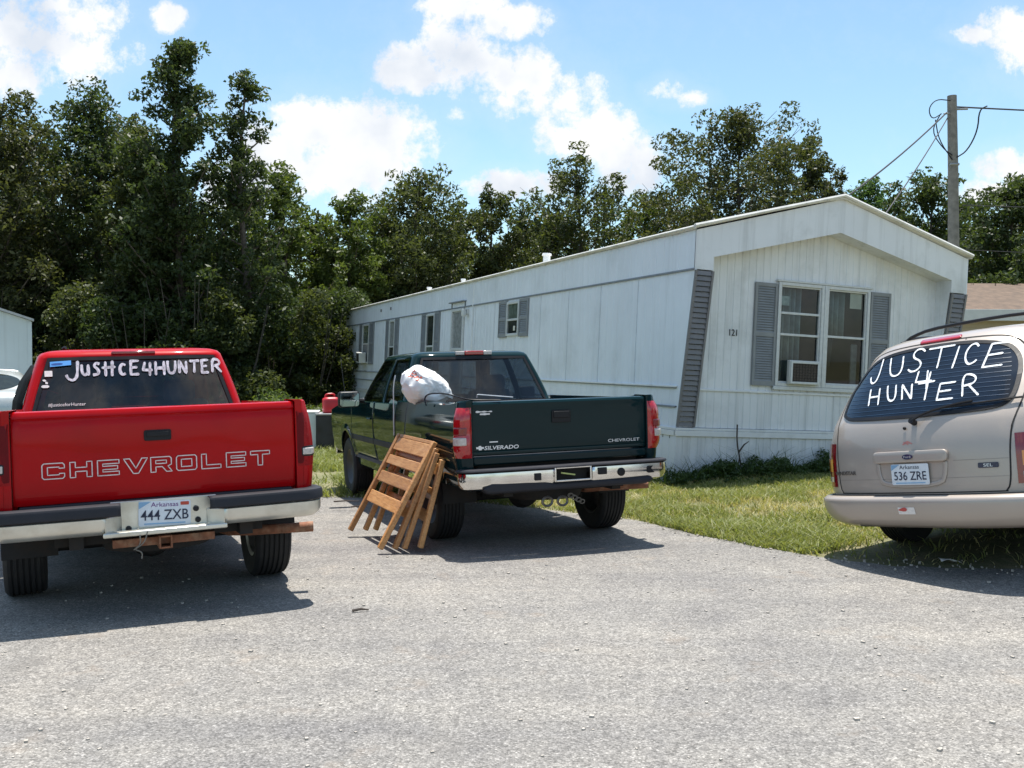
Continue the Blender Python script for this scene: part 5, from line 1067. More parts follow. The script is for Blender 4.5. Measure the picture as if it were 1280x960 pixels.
def wood_panel(foot_r, ang, length, lean, label, slats, wdt=1.0, back=False):
    """foot_r: right foot on the ground (world); the panel runs along +x local, leans towards +y"""
    p = thing('slatted_panel', label, 'wooden panel', (foot_r[0], foot_r[1], 0.006), (0, 0, ang), 'slatted wooden panels leaning on the green truck')
    M_ = Euler((RAD(-lean), 0, 0)).to_matrix()  # local z tilts towards +y
    def piece(x0, x1, y0, y1, z0, z1, nm, bev=0.006):
        mb = MB(); mb.bb(x0, x1, y0, y1, z0, z1); mb.v = [tuple(M_ @ Vector(v)) for v in mb.v]; return mb.build(nm, wood, p, bevel=bev)
    rw_ = 0.055
    for x in (0, wdt-rw_): piece(x, x+rw_, 0.0, 0.045, 0, length, 'rail', 0.008)
    for (t_, h_) in slats: piece(rw_, wdt-rw_, 0.010, 0.032, t_*length-h_/2, t_*length+h_/2, 'slat')
    if back:
        for x in (rw_+0.012, wdt-rw_-0.05): piece(x, x+0.038, 0.05, 0.085, 0.0, length*0.92, 'inner_rail')
        piece(rw_+0.012, wdt-rw_-0.012, 0.055, 0.075, length*0.62, length*0.74, 'slat'); piece(rw_+0.012, wdt-rw_-0.012, 0.055, 0.075, length*0.78, length*0.86, 'slat')
    return p
# +x local must run from the right foot to the left foot (away from camera); +y towards the truck
def frame_axis(a, b): return math.atan2(b[1]-a[1], b[0]-a[0])
front_sl = [(0.37, 0.115), (0.575, 0.105), (0.745, 0.09), (0.905, 0.125), (0.985, 0.035)]
WP = [((-1.07, 8.03), (-1.49, 8.97), 1.00, 29, 'frontmost slatted wooden panel leaning at the lowest slant against the truck', front_sl, True),
      ((-0.95, 8.05), (-1.35, 8.99), 0.90, 24, 'second slatted wooden panel, sandwiched right behind the frontmost one', [(0.35, 0.10), (0.6, 0.10), (0.9, 0.12)], True),
      ((-0.87, 8.06), (-1.25, 8.99), 0.84, 20, 'third slatted wooden panel, standing between the second and the rearmost', [(0.4, 0.10), (0.62, 0.10), (0.9, 0.1)], False),
      ((-0.74, 8.10), (-1.10, 9.02), 0.76, 15, 'rearmost slatted wooden panel standing almost upright by the truck side', [(0.35, 0.1), (0.6, 0.1), (0.88, 0.1)], False)]
for fr, fl, ln, le, lab, sl, bk in WP:
    an = frame_axis(fr, fl)
    # local +y must point to the truck (+x world side): rotate so that y = right-hand normal -> mirror by leaning negative
    p = wood_panel(fr, an, ln, -le, lab, sl, 1.02, False)
    for c_ in p.children: 
        for v in c_.data.vertices: v.co.y = v.co.y
# ------------------------------------------------------------------ stuffed white bag on the bed rail, cords
def bag_pt(th, ph):
    x = math.cos(ph)*math.cos(th); y = math.cos(ph)*math.sin(th); z = math.sin(ph)
    n = mnoise.noise(Vector((x*1.6, y*1.6, z*1.6+4)))*0.14 - abs(mnoise.noise(Vector((x*2.2, y*2.2, z*2.2))))*0.11 - abs(mnoise.noise(Vector((x*6, y*6, z*4+2))))*0.035 - abs(mnoise.noise(Vector((x*13, y*13, z*9+2))))*0.022 + 0.08
    r = 0.93+n; zz = z if z < 0 else z*1.0
    return Vector((x*0.262*r, y*0.215*r, 0.180*zz*r + (0.05*x*-1 if z > 0 else 0)))
bm_ = mat('bag_plastic', (0.86, 0.85, 0.83), 0.38, var=0.05, vscale=6, coat=0.2)
bag = thing('plastic_bag', 'stuffed white plastic bag with red print on the bed rail', 'bag', GM @ Vector((-0.80, 1.50, 1.375)), (RAD(4), RAD(14), RAD(24)))
rows = [[bag_pt(a, b) for a in np.linspace(0, 2*math.pi, 145)[:-1]] for b in np.linspace(-1.55, 1.55, 90)]
MB().grid(rows, True).build('bag_body', bm_, bag, smooth=70)
mb = MB(); fb = lambda a, b: tuple(bag_pt(a, b)*1.012)
for q in range(9):
    a0 = -2.75+0.15*(q % 4)+0.05*(q//4); b0 = 0.12+0.15*(q//4)+0.05*(q % 3)-0.05; ribbon(mb, [(a0, b0), (a0+0.12, b0+0.08), (a0+0.05, b0+0.16)], 0.06, fb, 0.02, rnd=0.7)
mb.build('red_print', mat('print_red', (0.60, 0.10, 0.05), 0.5, var=0.3, vscale=30), bag, smooth=0)
mb = MB(); mb.tube([GM @ Vector(q) for q in smooth_pl([(-0.955, 0.95, 1.22), (-0.96, 1.0, 1.29), (-0.93, 0.92, 1.33), (-0.88, 0.6, 1.33), (-0.86, 0.3, 1.30), (-0.80, 0.14, 1.275), (-0.55, 0.12, 1.27)], 2)], 0.007, 6)
tag(mb.build('bungee_cord', blackp), 'black cord looped over the bed rail to the tailgate corner', 'cord')
mb = MB(); mb.tube([GM @ Vector(q) for q in smooth_pl([(-0.97, 2.0, 1.50), (-0.995, 2.0, 1.38), (-0.99, 2.02, 1.2), (-1.0, 2.0, 1.05), (-0.995, 2.02, 0.9)], 2)], 0.006, 6); tag(mb.build('white_string', mat('string', (0.7, 0.7, 0.68), 0.8)), 'thin white string hanging down the green truck from behind the bag', 'string')
mb = MB(); mb.tube([GM @ Vector(q) for q in [(-0.67, 0.35, 1.315), (-0.40, 0.22, 1.285)]], 0.007, 6); mb.tube([GM @ Vector(q) for q in [(-0.67, 0.35, 1.315), (-0.675, 0.36, 1.29)]], 0.008, 6); tag(mb.build('metal_rod', mat('rod_pale', (0.6, 0.6, 0.6), 0.3, metal=0.6)), 'pale bent rod resting on top of the green tailgate', 'rod')
mb = MB(); 
# ------------------------------------------------------------------ boxes and fuel can behind the trucks
BXS = 1.14
wb_ = thing('appliance_box', 'white low appliance cabinet standing on the grass beside the black one', 'cabinet', (-4.44, 20.0, gh(-4.4, 20.0)), (0, 0, RAD(8)))
MB().bb(-0.42, 0.40, -0.28, 0.28, 0.03, 0.70).build('cabinet_body', mat('enamel', (0.66, 0.70, 0.70), 0.35, var=0.05, vscale=3, dirt=((0.4, 0.38, 0.33), 0.6, 3, 0.55)), wb_, bevel=0.02)
MB().bb(-0.43, 0.41, -0.295, 0.29, 0.70, 0.725).build('cabinet_top', mat('enamel_top', (0.72, 0.74, 0.73), 0.35), wb_, bevel=0.01); MB().bb(-0.40, 0.38, -0.26, 0.26, 0.0, 0.03).build('plinth', blackp, wb_)
bb_ = thing('appliance_box', 'black cabinet standing on the grass with a red fuel can on top', 'cabinet', (-3.55, 20.0, gh(-3.5, 20.0)), (0, 0, RAD(4)))
MB().bb(-0.39, 0.42, -0.3, 0.3, 0.03, 0.66).build('cabinet_body', mat('black_enamel', (0.018, 0.018, 0.022), 0.4, var=0.4), bb_, bevel=0.015); MB().bb(-0.40, 0.43, -0.31, 0.31, 0.66, 0.69).build('cabinet_top', mat('grey_top', (0.33, 0.33, 0.33), 0.5), bb_, bevel=0.008); MB().bb(-0.36, 0.39, -0.28, 0.28, 0.0, 0.03).build('plinth', blackp, bb_)
wb_.scale = (BXS, BXS, BXS); bb_.scale = (BXS, BXS, BXS)
fc = thing('fuel_can', 'red plastic fuel can standing on the black cabinet', 'fuel can', (-3.72, 19.95, gh(-3.5, 20.0)+0.79), (0, 0, RAD(20)))
redc = mat('can_red', (0.48, 0.018, 0.03), 0.4, var=0.1)
def sq(r0, r1, z, e=4): return [(r0*math.copysign(abs(math.cos(a))**(2/e), math.cos(a)), r1*math.copysign(abs(math.sin(a))**(2/e), math.sin(a)), z) for a in np.linspace(0, 2*math.pi, 33)[:-1]]
mb = MB(); mb.grid([sq(0.02, 0.02, 0), sq(0.13, 0.11, 0), sq(0.145, 0.125, 0.015), sq(0.147, 0.127, 0.1), sq(0.147, 0.127, 0.22), sq(0.14, 0.12, 0.25), sq(0.10, 0.09, 0.275), sq(0.01, 0.01, 0.28)], True); mb.build('can_body', redc, fc, smooth=45)
mb = MB(); mb.tube(smooth_pl([(-0.10, 0, 0.26), (-0.09, 0, 0.325), (0.0, 0, 0.335), (0.06, 0, 0.325), (0.08, 0, 0.265)], 2), 0.018, 10); mb.build('handle', redc, fc); mb = MB(); mb.lathe([(0.0, 0.06), (0.03, 0.06), (0.03, 0.0), (0.0, 0.0)], (0.10, 0, 0.255), 'z', 16); mb.build('cap', blackp, fc)
fc.scale = (1.16, 1.16, 1.16)
# ------------------------------------------------------------------ pole and wires
pole_m = mat('weathered_pole', (0.20, 0.185, 0.165), 0.9, var=0.3, vscale=8, bump=0.6, bscale=30, streak=0.0)
PX, PY = 10.05, 22.0
pl_ = thing('utility_pole', 'weathered grey wooden utility pole behind the trailer', 'utility pole', (PX, PY, gh(PX, PY)-0.3), (0, RAD(-1.2), 0))
mb = MB(); mb.tube([(0, 0, 0), (0, 0, 3), (0.01, 0, 6), (0, 0, 7.75)], [0.145, 0.13, 0.11, 0.10], 18); mb.build('pole_shaft', pole_m, pl_)
PT = Vector((PX-0.30, PY-0.05, gh(PX, PY)+7.06))
mb = MB(); mb.tube([(-0.08, -0.06, 7.35), (-0.22, -0.08, 7.33)], 0.02, 8); mb.tube([(0.09, 0, 7.45), (0.35, 0, 7.45)], 0.025, 8); mb.tube([(-0.10, -0.1, 6.2), (0.10, -0.1, 6.2)], 0.03, 8); mb.build('bracket', mat('galvanised', (0.3, 0.31, 0.32), 0.5, metal=0.5), pl_)
mb = MB(); mb.tube(smooth_pl([(-0.08, -0.1, 7.62), (-0.40, -0.1, 7.66), (-0.58, -0.1, 7.45), (-0.50, -0.1, 7.2), (-0.28, -0.1, 7.33)], 2), 0.012, 6); mb.tube(smooth_pl([(-0.3, -0.1, 7.33), (-0.52, -0.1, 6.95), (-0.25, -0.1, 6.55), (-0.05, -0.1, 6.4)], 2), 0.012, 6)
mb.tube(smooth_pl([(-0.42, -0.1, 7.2), (-0.35, -0.1, 6.75), (-0.05, -0.1, 6.3)], 2), 0.012, 6); mb.tube(smooth_pl([(0.78, -0.02, 7.50), (0.60, -0.02, 7.42), (0.55, -0.05, 6.95), (0.3, -0.08, 6.5), (0.05, -0.1, 6.35)], 2), 0.016, 6); mb.build('drip_loop', blackp, pl_)
def wire(a, b, sag, r, label, nm='power_line'):
    a, b = Vector(a), Vector(b); mb = MB(); mb.tube([a.lerp(b, t)-Vector((0, 0, sag*4*t*(1-t))) for t in np.linspace(0, 1, 22)], r, 6); return tag(mb.build(nm, mat('cable', (0.03, 0.03, 0.035), 0.7)), label, 'cable')
zt = gh(PX, PY)
wire(PT, (4.74, 16.0, 3.75), 0.12, 0.016, 'upper of the two service cables from the pole down to the trailer roof')
wire(PT+Vector((0.02, 0, -0.12)), (5.6, 15.5, 3.45), 0.08, 0.013, 'lower steeper service cable from the pole down to the trailer roof')
wire((PX-0.05, PY, zt+7.2), (PX+30, PY+2, zt+8.2), 0.5, 0.018, 'thick cable running right from the pole top out of the picture')
wire((PX+0.1, PY, zt+5.0), (PX+30, PY+6, zt+5.7), 0.15, 0.010, 'thin lower line running right from the middle of the pole')
wire((PX+0.1, PY, zt+4.0), (PX+30, PY+8, zt+4.3), 0.15, 0.008, 'lowest thin line running right from the pole above the brown roof')
# ------------------------------------------------------------------ neighbours
shingle = mat('brown_shingle', (0.135, 0.095, 0.068), 0.9, var=0.35, vscale=5, dirt=((0.12, 0.08, 0.06), 0.6, 9, 0.5), bump=0.4, bscale=25)
tanw = mat('tan_siding', (0.42, 0.36, 0.29), 0.7, var=0.06, vscale=3); fasc = mat('grey_fascia', (0.55, 0.56, 0.56), 0.6, var=0.06)
H2 = thing('neighbour_house', 'tan sided house with a brown shingle roof beyond the white trailer', 'house', (11.9, 27.0, 0.24), (0, 0, RAD(3)))
mb = MB()
for k in range(16): z = 0.15*k; mb.bb(0, 14, 0.0-0.012*(1), 6, z+0.0, z+0.146) if False else mb.add([(0, -0.02, z), (14, -0.02, z), (14, 0, z+0.15), (0, 0, z+0.15)], [(0, 1, 2, 3)])
mb.bb(0, 14, 0.004, 6, -0.2, 2.45); mb.build('wall', tanw, H2, smooth=0)
mb = MB(); mb.prism([(-0.5, 2.62), (3.0, 3.6), (6.5, 2.62), (6.5, 2.72), (3.0, 3.72), (-0.5, 2.72)], lambda a, b, d: (-0.5+d, a, b), 15.0); rf = mb.build('roof', shingle, H2, smooth=0)
mb = MB(); mb.bb(-0.5, 14.5, -0.56, -0.502, 2.42, 2.73); mb.bb(-0.5, 14.5, -0.5, 0, 2.45, 2.50); mb.build('fascia', fasc, H2, bevel=0.004)
mb = MB(); mb.tube([(0.95, 1.2, 3.0), (0.95, 1.2, 3.32)], 0.05, 10); mb.tube([(0.95, 1.2, 3.18), (0.95, 1.2, 3.21)], [0.12, 0.09], 10); mb.build('vent_pipe', white_trim, rf)
for x in (2.5, 6.0): MB().bb(x, x+1.2, -0.05, 0.02, 0.9, 2.0).build('window', pane_d, H2, bevel=0.01)
H3 = thing('neighbour_trailer', 'plain white neighbouring trailer at the left edge', 'trailer house', (-12.45, 25.2, -0.4), (0, 0, RAD(29)))
mb = MB()
nw = mat('neighbour_white', (0.56, 0.62, 0.62), 0.5, var=0.04, vscale=1.0, streak=0.2)
mb.prism([(-4.3, 0), (0, 0), (0, 3.0), (-2.15, 3.74), (-4.3, 3.0)], lambda a, b, d: (a, d, b), 16.0); mb.build('wall', nw, H3, smooth=0)
mb = MB(); mb.prism([(-4.4, 2.98), (-2.15, 3.75), (0.06, 2.99), (0.06, 3.05), (-2.15, 3.82), (-4.4, 3.05)], lambda a, b, d: (a, -0.1+d, b), 16.2); mb.build('roof', mat('grey_roof', (0.4, 0.41, 0.41), 0.5, var=0.2), H3, smooth=0)
mb = MB(); mb.tube([(-0.9, 3, 3.2), (-0.9, 3, 3.62)], 0.09, 12); mb.tube([(-0.9, 3, 3.58), (-0.9, 3, 3.68)], [0.16, 0.13], 12); mb.build('roof_vent', white_trim, H3)
mb = MB(); mb.bb(-0.09, 0.012, -0.014, -0.003, 0.0, 2.98); mb.build('corner_trim', nw, H3, bevel=0.003)
# ------------------------------------------------------------------ small litter
mb = MB(); mb.grid([[(3.25+0.055*i+0.008*mnoise.noise(Vector((i, j, 0))), 7.32+0.03*j, gh(3.3, 7.36)+0.03+0.02*math.sin(i*1.3+j)) for i in range(4)] for j in range(3)]); tag(mb.build('paper_scrap', sticker_w, solid=0.002), 'crumpled white paper scrap on the ground by the minivan', 'litter')
for (x, y, a, l, lab) in ((-1.98, 10.75, 0.12, 0.28, 'longer dark twig lying on the pavement near the green truck front'), (-1.72, 10.35, 0.05, 0.14, 'short dark twig lying on the pavement behind the wooden panels'), (-1.0, 6.05, 0.25, 0.10, 'small twig lying on the pavement by the red truck shadow')):
    mb = MB(); mb.tube([(x, y, 0.018), (x+l*0.5, y+0.02, 0.024), (x+l, y+a*l, 0.018)], [0.009, 0.008, 0.004], 6); tag(mb.build('twig', mat('bark', (0.07, 0.055, 0.045), 0.9, var=0.3)), lab, 'twig')
# ------------------------------------------------------------------ trees, bushes, weeds
LM = {'oak': leaf_mat('leaf_oak', (0.034, 0.052, 0.018), (0.105, 0.122, 0.042)), 'dark': leaf_mat('leaf_dark', (0.027, 0.047, 0.017), (0.082, 0.112, 0.038)), 'bright': leaf_mat('leaf_bright', (0.055, 0.095, 0.020), (0.13, 0.165, 0.045)),
      'brown': leaf_mat('leaf_brown', (0.036, 0.050, 0.018), (0.098, 0.106, 0.040)), 'fern': leaf_mat('leaf_fern', (0.05, 0.105, 0.035), (0.11, 0.18, 0.06)), 'weed': leaf_mat('leaf_weed', (0.030, 0.062, 0.016), (0.075, 0.12, 0.032), 0.25)}
bark_m = mat('tree_bark', (0.085, 0.07, 0.055), 0.95, var=0.35, vscale=5, bump=0.7, bscale=18)
def leaves_at(C, rad, n, size, r_, flat=0.55, fill=0.35):
    """n leaves spread through clumps; C (k,3) centres, rad (k,)"""
    w_ = rad**2; idx = r_.choice(len(C), n, p=w_/w_.sum())
    d = r_.normal(size=(n, 3)); d /= np.linalg.norm(d, axis=1)[:, None]
    rr = (fill+(1-fill)*r_.random(n)**0.6)*rad[idx]; d[:, 2] *= 0.8
    P = C[idx]+d*rr[:, None]
    nrm = r_.normal(size=(n, 3))*0.8+np.array([0, 0, flat]); nrm /= np.linalg.norm(nrm, axis=1)[:, None]
    a = np.cross(nrm, r_.normal(size=(n, 3))); a /= np.linalg.norm(a, axis=1)[:, None]; b = np.cross(nrm, a)
    s = size*r_.uniform(0.6, 1.35, n); a *= s[:, None]; b *= (s*0.52)[:, None]; bend = nrm*(s*0.22)[:, None]
    V = np.stack([P-a, P-b*0.9+bend, P+a, P+b*0.9+bend], 1).reshape(-1, 3)
    return V, np.arange(n*4).reshape(n, 4)
def tree(x, y, H, wd, kind, label, seed, n=9000, base=0.25, leaf=0.12, clumps=60, gap=0.0, group=None, two=None, trunk_r=None, nm='tree', crad=0.12, dome=True):
    r_ = np.random.default_rng(seed); z0 = gh(x, y)-0.1
    t = thing(nm, label, 'tree', (x, y, z0), (0, 0, 0), group)
    zb = H*base; tr = trunk_r or H*0.011+0.03; mb = MB()
    lobes = two or [(0.0, 0.0, 1.0, 1.0)]; C, Rr = [], []
    for li, (ox, oy, hs, ws) in enumerate(lobes):
        Hl, Wl = H*hs, wd*ws; lean = r_.normal(0, 0.02*H, 2); ph = r_.uniform(0, 6.28); x0, y0 = ox*wd, oy*wd
        def axis(z): f = z/Hl; return np.array([x0*min(1, f*3)+lean[0]*f+0.012*H*math.sin(ph+f*7), y0*min(1, f*3)+lean[1]*f+0.012*H*math.cos(ph+f*6), z])
        mb.tube([axis(Hl*0.96*k/9) for k in range(10)], [tr*(1-0.92*k/9)+0.008 for k in range(10)], 8)
        nl = int(clumps*ws*0.62); pk = 0.42 if dome else 0.28
        for k in range(nl):
            ht = zb/Hl+(1-zb/Hl)*((k+r_.random())/nl); g = (ht-zb/Hl)/(1-zb/Hl)
            env = (math.sin(math.pi/2*min(1, 0.45+0.55*g/pk)) if g < pk else (math.cos(math.pi/2*((g-pk)/(1-pk))**(1.7 if dome else 1.15))**(0.62 if dome else 0.8)))
            a = k*2.399+r_.uniform(-0.5, 0.5); q = Wl/2*max(0.05, env)*r_.uniform(0.70, 1.10)
            ztip = min(ht*Hl*r_.uniform(0.97, 1.03), Hl*1.0); zs = max(zb*0.5, ztip-q*r_.uniform(0.55, 1.15)); s = axis(min(zs, Hl*0.93))
            tip = axis(min(ztip, Hl))+np.array([q*math.cos(a), q*math.sin(a), 0]); m_ = s*0.5+tip*0.5+np.array([0, 0, -0.05*q+r_.normal(0, 0.05*q)])
            mb.tube([s, m_, tip], [tr*0.38*(1-0.6*ht), tr*0.2*(1-0.5*ht)+0.006, 0.006], 5, cap=False)
            nc = 5+int(9*q/(Wl/2+0.01))
            for j in range(nc):
                t_ = 0.25+0.8*(j+r_.random())/nc; p_ = (s*(1-t_)**2+2*m_*t_*(1-t_)+tip*t_**2) if t_ <= 1 else tip
                p_ = p_+r_.normal(0, 0.045*Wl, 3)*np.array([1, 1, 0.8]); C.append(p_); Rr.append(Wl*crad*0.70*r_.uniform(0.5, 1.2)*(1.15-0.35*min(t_, 1)))
        for k in range(10): C.append(axis(Hl*r_.uniform(0.8, 1.0))+r_.normal(0, 0.03*Wl, 3)); Rr.append(Wl*0.04*r_.uniform(0.6, 1.2))
    mb.build('trunk', bark_m, t)
    C = np.array(C); Rr = np.array(Rr); D_ = np.sort(np.linalg.norm(C[:, None]-C[None], axis=2), axis=1); ok = D_[:, 7] < 3.4*Rr.mean(); C, Rr = C[ok], Rr[ok]
    V, Fq = leaves_at(C, Rr, n, leaf, r_); o = big_mesh('crown', V, Fq, LM[kind], t); return t
def px_at(px, y): return (px-640)/F_PX*y
def hgt(py, y): return CAM_H+(450.0-py)/F_PX*y
# (pixel column, top row, distance, width px, kind, label, leaf count, crown base, clumps, extra)
TREES = [
 (-5, 108, 31, 165, 'brown', 'brownish green oak rising behind the white trailer at the left edge', 9500, 0.18, 80, {}),
 (118, 100, 33, 170, 'dark', 'tall dark tree standing directly left of the tallest tree', 9500, 0.15, 80, dict(dome=False)),
 (245, 36, 30, 185, 'dark', 'tallest tree of the woods with two pointed crowns behind the red truck', 15000, 0.14, 105, dict(two=[(-0.08, 0, 1.0, 0.75), (0.24, 0.05, 0.94, 0.55), (-0.3, 0.1, 0.7, 0.5)], dome=False)),
 (178, 150, 31, 120, 'oak', 'slender dark tree between the tallest tree and its left neighbour', 6500, 0.1, 60, dict(dome=False)),
 (352, 200, 35, 125, 'bright', 'light green bushy tree just right of the tallest tree', 6500, 0.08, 60, dict(crad=0.10)),
 (445, 232, 37, 95, 'bright', 'yellowish green narrow tree above the far end of the trailer', 5500, 0.08, 50, {}),
 (525, 204, 39, 140, 'oak', 'broad dense dark tree behind the far half of the trailer', 9000, 0.12, 70, {}),
 (612, 222, 41, 105, 'oak', 'thin crowned tree with sky showing through behind the trailer vent pipe', 5200, 0.2, 46, dict(crad=0.10)),
 (722, 188, 43, 150, 'oak', 'open crowned oak with visible branches above the middle of the trailer roof', 6500, 0.22, 50, dict(crad=0.095)),
 (800, 243, 46, 95, 'bright', 'small yellow green tree in the dip between two open oaks', 4200, 0.1, 42, {}),
 (925, 140, 41, 225, 'brown', 'largest open oak rising behind the gable end of the trailer', 17000, 0.18, 92, dict(crad=0.085)),
 (1018, 178, 43, 110, 'brown', 'brownish tree leaning out right of the large oak', 6500, 0.2, 52, dict(crad=0.10)),
 (1082, 224, 38, 130, 'fern', 'bright feathery green tree behind the gable peak', 6500, 0.15, 55, dict(crad=0.10)),
 (1160, 220, 36, 130, 'dark', 'dense green tree directly left of the utility pole', 7500, 0.1, 60, {}),
 (1250, 222, 33, 150, 'dark', 'dense dark green tree right of the utility pole above the brown roof', 9500, 0.05, 75, {}),
 (1330, 235, 34, 130, 'oak', 'dark tree at the right edge behind the brown roofed house', 6000, 0.05, 60, {}),
 (-95, 130, 34, 150, 'oak', 'dark oak beyond the left edge behind the white neighbouring trailer', 6000, 0.1, 60, {}),
]
for i, (px, py, y, wp, kind, lab, n, ba, cl_, ex) in enumerate(TREES):
    tree(px_at(px, y), y, hgt(py, y), wp/F_PX*y*1.30, kind, lab, 520+i, n=int(n*3.9), base=ba*0.55, clumps=int(cl_*1.5), leaf=0.056+0.0008*y, **ex)
FILL = [(30, 140, 37, 150), (75, 150, 36, 150), (165, 140, 38, 130), (300, 190, 38, 130), (-40, 150, 38, 140), (395, 255, 42, 90), (480, 240, 45, 100), (570, 245, 46, 110), (660, 248, 47, 110), (690, 262, 46, 90), (765, 262, 49, 100), (850, 225, 47, 120), (880, 250, 45, 110), (980, 240, 47, 110), (1050, 255, 46, 100), (1120, 250, 44, 110), (1200, 248, 42, 110), (1290, 250, 42, 110)]
for i, (px, py, y, wp) in enumerate(FILL):
    tree(px_at(px, y), y, hgt(py, y), wp/F_PX*y*1.25, ['oak', 'dark', 'bright'][i % 3] if i % 3 < 2 else 'oak', 'lower tree filling the gaps behind the front row of the woods', 400+i, n=15000, base=0.08, clumps=62, leaf=0.095, group='lower trees behind the front row of the woods')
# second, lower rank that closes the woods
r_ = np.random.default_rng(5)
C, Rr = [], []
for k in range(1500):
    y = r_.uniform(46, 62); px = r_.uniform(-260, 1500); hmax = np.interp(px, [-260, 0, 250, 420, 520, 700, 760, 900, 1050, 1300, 1500], [10.5, 11, 11.5, 9.0, 9.0, 8.6, 7.2, 8.0, 8.0, 8.5, 8])*(0.9+0.12*math.sin(px*0.05)+0.1*mnoise.noise(Vector((px*0.02, 3, 0))))
    cr = r_.uniform(0.7, 1.5); C.append((px_at(px, y), y, r_.uniform(0.08, 1.0)*hmax)); Rr.append(cr)
V, Fq = leaves_at(np.array(C), np.array(Rr), 170000, 0.13, r_); tag(big_mesh('woods', V, Fq, LM['dark']), kind='stuff', label='deeper rank of the woods seen as one dark mass')
# undergrowth along the wood's edge
def bush(x, y, H, wd, kind, label, seed, n=3500, leaf=0.075, nm='bush', group="undergrowth along the edge of the woods"):
    r2 = np.random.default_rng(seed); t = thing(nm, label, 'bush', (x, y, gh(x, y)-0.05), (0, 0, 0), group); C, Rr = [], []
    for k in range(26):
        h = r2.random(); a = r2.uniform(0, 6.28); q = wd/2*math.sqrt(r2.random())*(1-0.55*h**2); C.append((q*math.cos(a), q*math.sin(a), H*h*0.9+0.05)); Rr.append(wd*0.13*r2.uniform(0.7, 1.4))
    V, Fq = leaves_at(np.array(C), np.array(Rr), n, leaf, r2); big_mesh('foliage', V, Fq, LM[kind], t)
    mb = MB()
    for k in range(7): a = r2.uniform(0, 6.28); mb.tube([(0.1*math.cos(a), 0.1*math.sin(a), 0), (wd*0.2*math.cos(a), wd*0.2*math.sin(a), H*0.45), (wd*0.3*math.cos(a), wd*0.3*math.sin(a), H*0.85)], [0.03, 0.02, 0.008], 5, cap=False)
    mb.build('stem', bark_m, t); return t
BU = [(-30, 36, 4.0, 4.5, 'dark'), (75, 31.5, 3.6, 3.6, 'dark'), (120, 29.5, 4.5, 4.0, 'oak'), (180, 28.5, 4.0, 4.0, 'dark'), (240, 29, 5.0, 4.2, 'dark'), (290, 29, 4.2, 3.6, 'oak'), (340, 31, 4.6, 3.6, 'dark'), (390, 32, 4.2, 3.4, 'oak'), (430, 34, 4.6, 3.6, 'dark'), (480, 38, 5.2, 4.0, 'dark'), (560, 40, 5.0, 4.4, 'dark'), (640, 42, 4.6, 4.4, 'dark'), (1215, 31, 4.6, 4.0, 'dark'), (1290, 31, 4.4, 4.0, 'dark')]
for i, (px, y, H, wd, k) in enumerate(BU): bush(px_at(px, y), y, H, wd, k, "dark leafy undergrowth at the foot of the trees along the wood's edge", 300+i, n=8500)
bush(px_at(331, 24), 24, 1.35, 0.55, 'bright', 'tall upright yellow green weed left of the other tall weed', 350, n=500, leaf=0.06, nm='tall_weed', group=None)
bush(px_at(352, 24.5), 24.5, 1.2, 0.5, 'bright', 'shorter upright yellow green weed right of the tallest weed', 351, n=420, leaf=0.06, nm='tall_weed', group=None)
C, Rr = [], []
for k in range(240): px = r_.uniform(240, 440); y = r_.uniform(20.5, 26); C.append((px_at(px, y), y, r_.uniform(0.05, 0.45+0.25*math.sin(px*0.06)))); Rr.append(r_.uniform(0.15, 0.35))
V, Fq = leaves_at(np.array(C), np.array(Rr), 9000, 0.06, r_); tag(big_mesh('vines', V, Fq, LM['bright']), kind='stuff', label='sunlit low vines creeping in front of the woods')
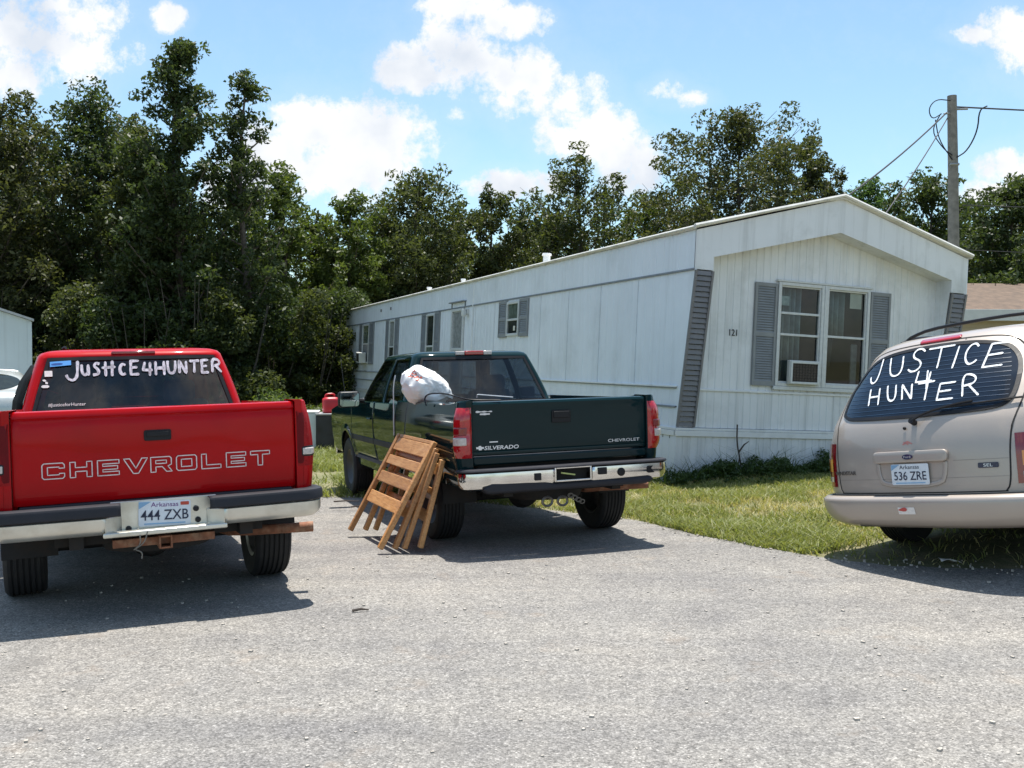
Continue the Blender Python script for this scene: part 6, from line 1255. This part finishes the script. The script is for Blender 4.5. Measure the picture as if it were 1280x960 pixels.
# dark weeds against the skirting, a bare sapling and taller sprigs
C, Rr = [], []
for k in range(420):
    u = r_.uniform(-0.25, 5.2); v = -0.1-abs(r_.normal(0, 0.22)); hm = 0.13+0.16*mnoise.noise(Vector((u*1.4, 0, 2)))+(0.12 if 0.3 < u < 1.6 else 0)+0.07*(u > 2.2)
    p = t_world(u, v, 0); C.append((p.x, p.y, gh(p.x, p.y)+r_.uniform(0, 1)*max(0.08, hm)*math.exp(-(abs(v)-0.1)*1.3))); Rr.append(r_.uniform(0.05, 0.13))
V, Fq = leaves_at(np.array(C), np.array(Rr), 24000, 0.024, r_); tag(big_mesh('weeds', V, Fq, LM['weed']), kind='stuff', label='dark green weeds growing against the trailer skirting')
tag(blades('tall_grass', 1100, (1.3, 8), (11.5, 14.6), (0.12, 0.38), 0.012, LM['weed'], lambda x, y, e: 1.0 if in_trailer(x, y, 0.45) else 0.0), kind='stuff', label='tall thin grass stalks rising along the trailer skirting')
p = t_world(0.95, -0.12, 0); st = thing('bare_sapling', 'bare dark sapling stem against the white skirting', 'sapling', (p.x, p.y, gh(p.x, p.y)-0.03), (0, 0, TR_A))
mb = MB(); mb.tube(smooth_pl([(0.05, 0, 0), (0.0, 0, 0.3), (-0.05, 0, 0.5), (-0.03, 0.02, 0.75)]), 0.010, 6); mb.tube([(-0.02, 0, 0.38), (0.06, -0.01, 0.48), (0.14, 0, 0.52)], [0.012, 0.01, 0.005], 6); mb.tube([(-0.06, 0, 0.0), (-0.03, 0, 0.2), (0.0, 0, 0.33)], 0.008, 6); mb.tube([(0.18, 0, 0), (0.12, 0, 0.14)], 0.010, 6); mb.tube([(-0.18, 0, 0), (-0.14, 0, 0.24)], 0.009, 6)
mb.build('stem', mat('bark', (0.07, 0.055, 0.045), 0.9, var=0.3), st)
# tufts under the minivan and along the edge
tag(blades('grass', 5000, (1.2, 5.6), (6.9, 9.8), (0.04, 0.11), 0.012, G1, lambda x, y, e: (1.0 if e < 0.9 else 0.2)*(0.0 if 2.3 < x < 5.2 and y < 9.4 and (x > 2.75 or y < 7.9) else 1.0)), kind='stuff', label='short tufts of grass fringing the pavement edge')
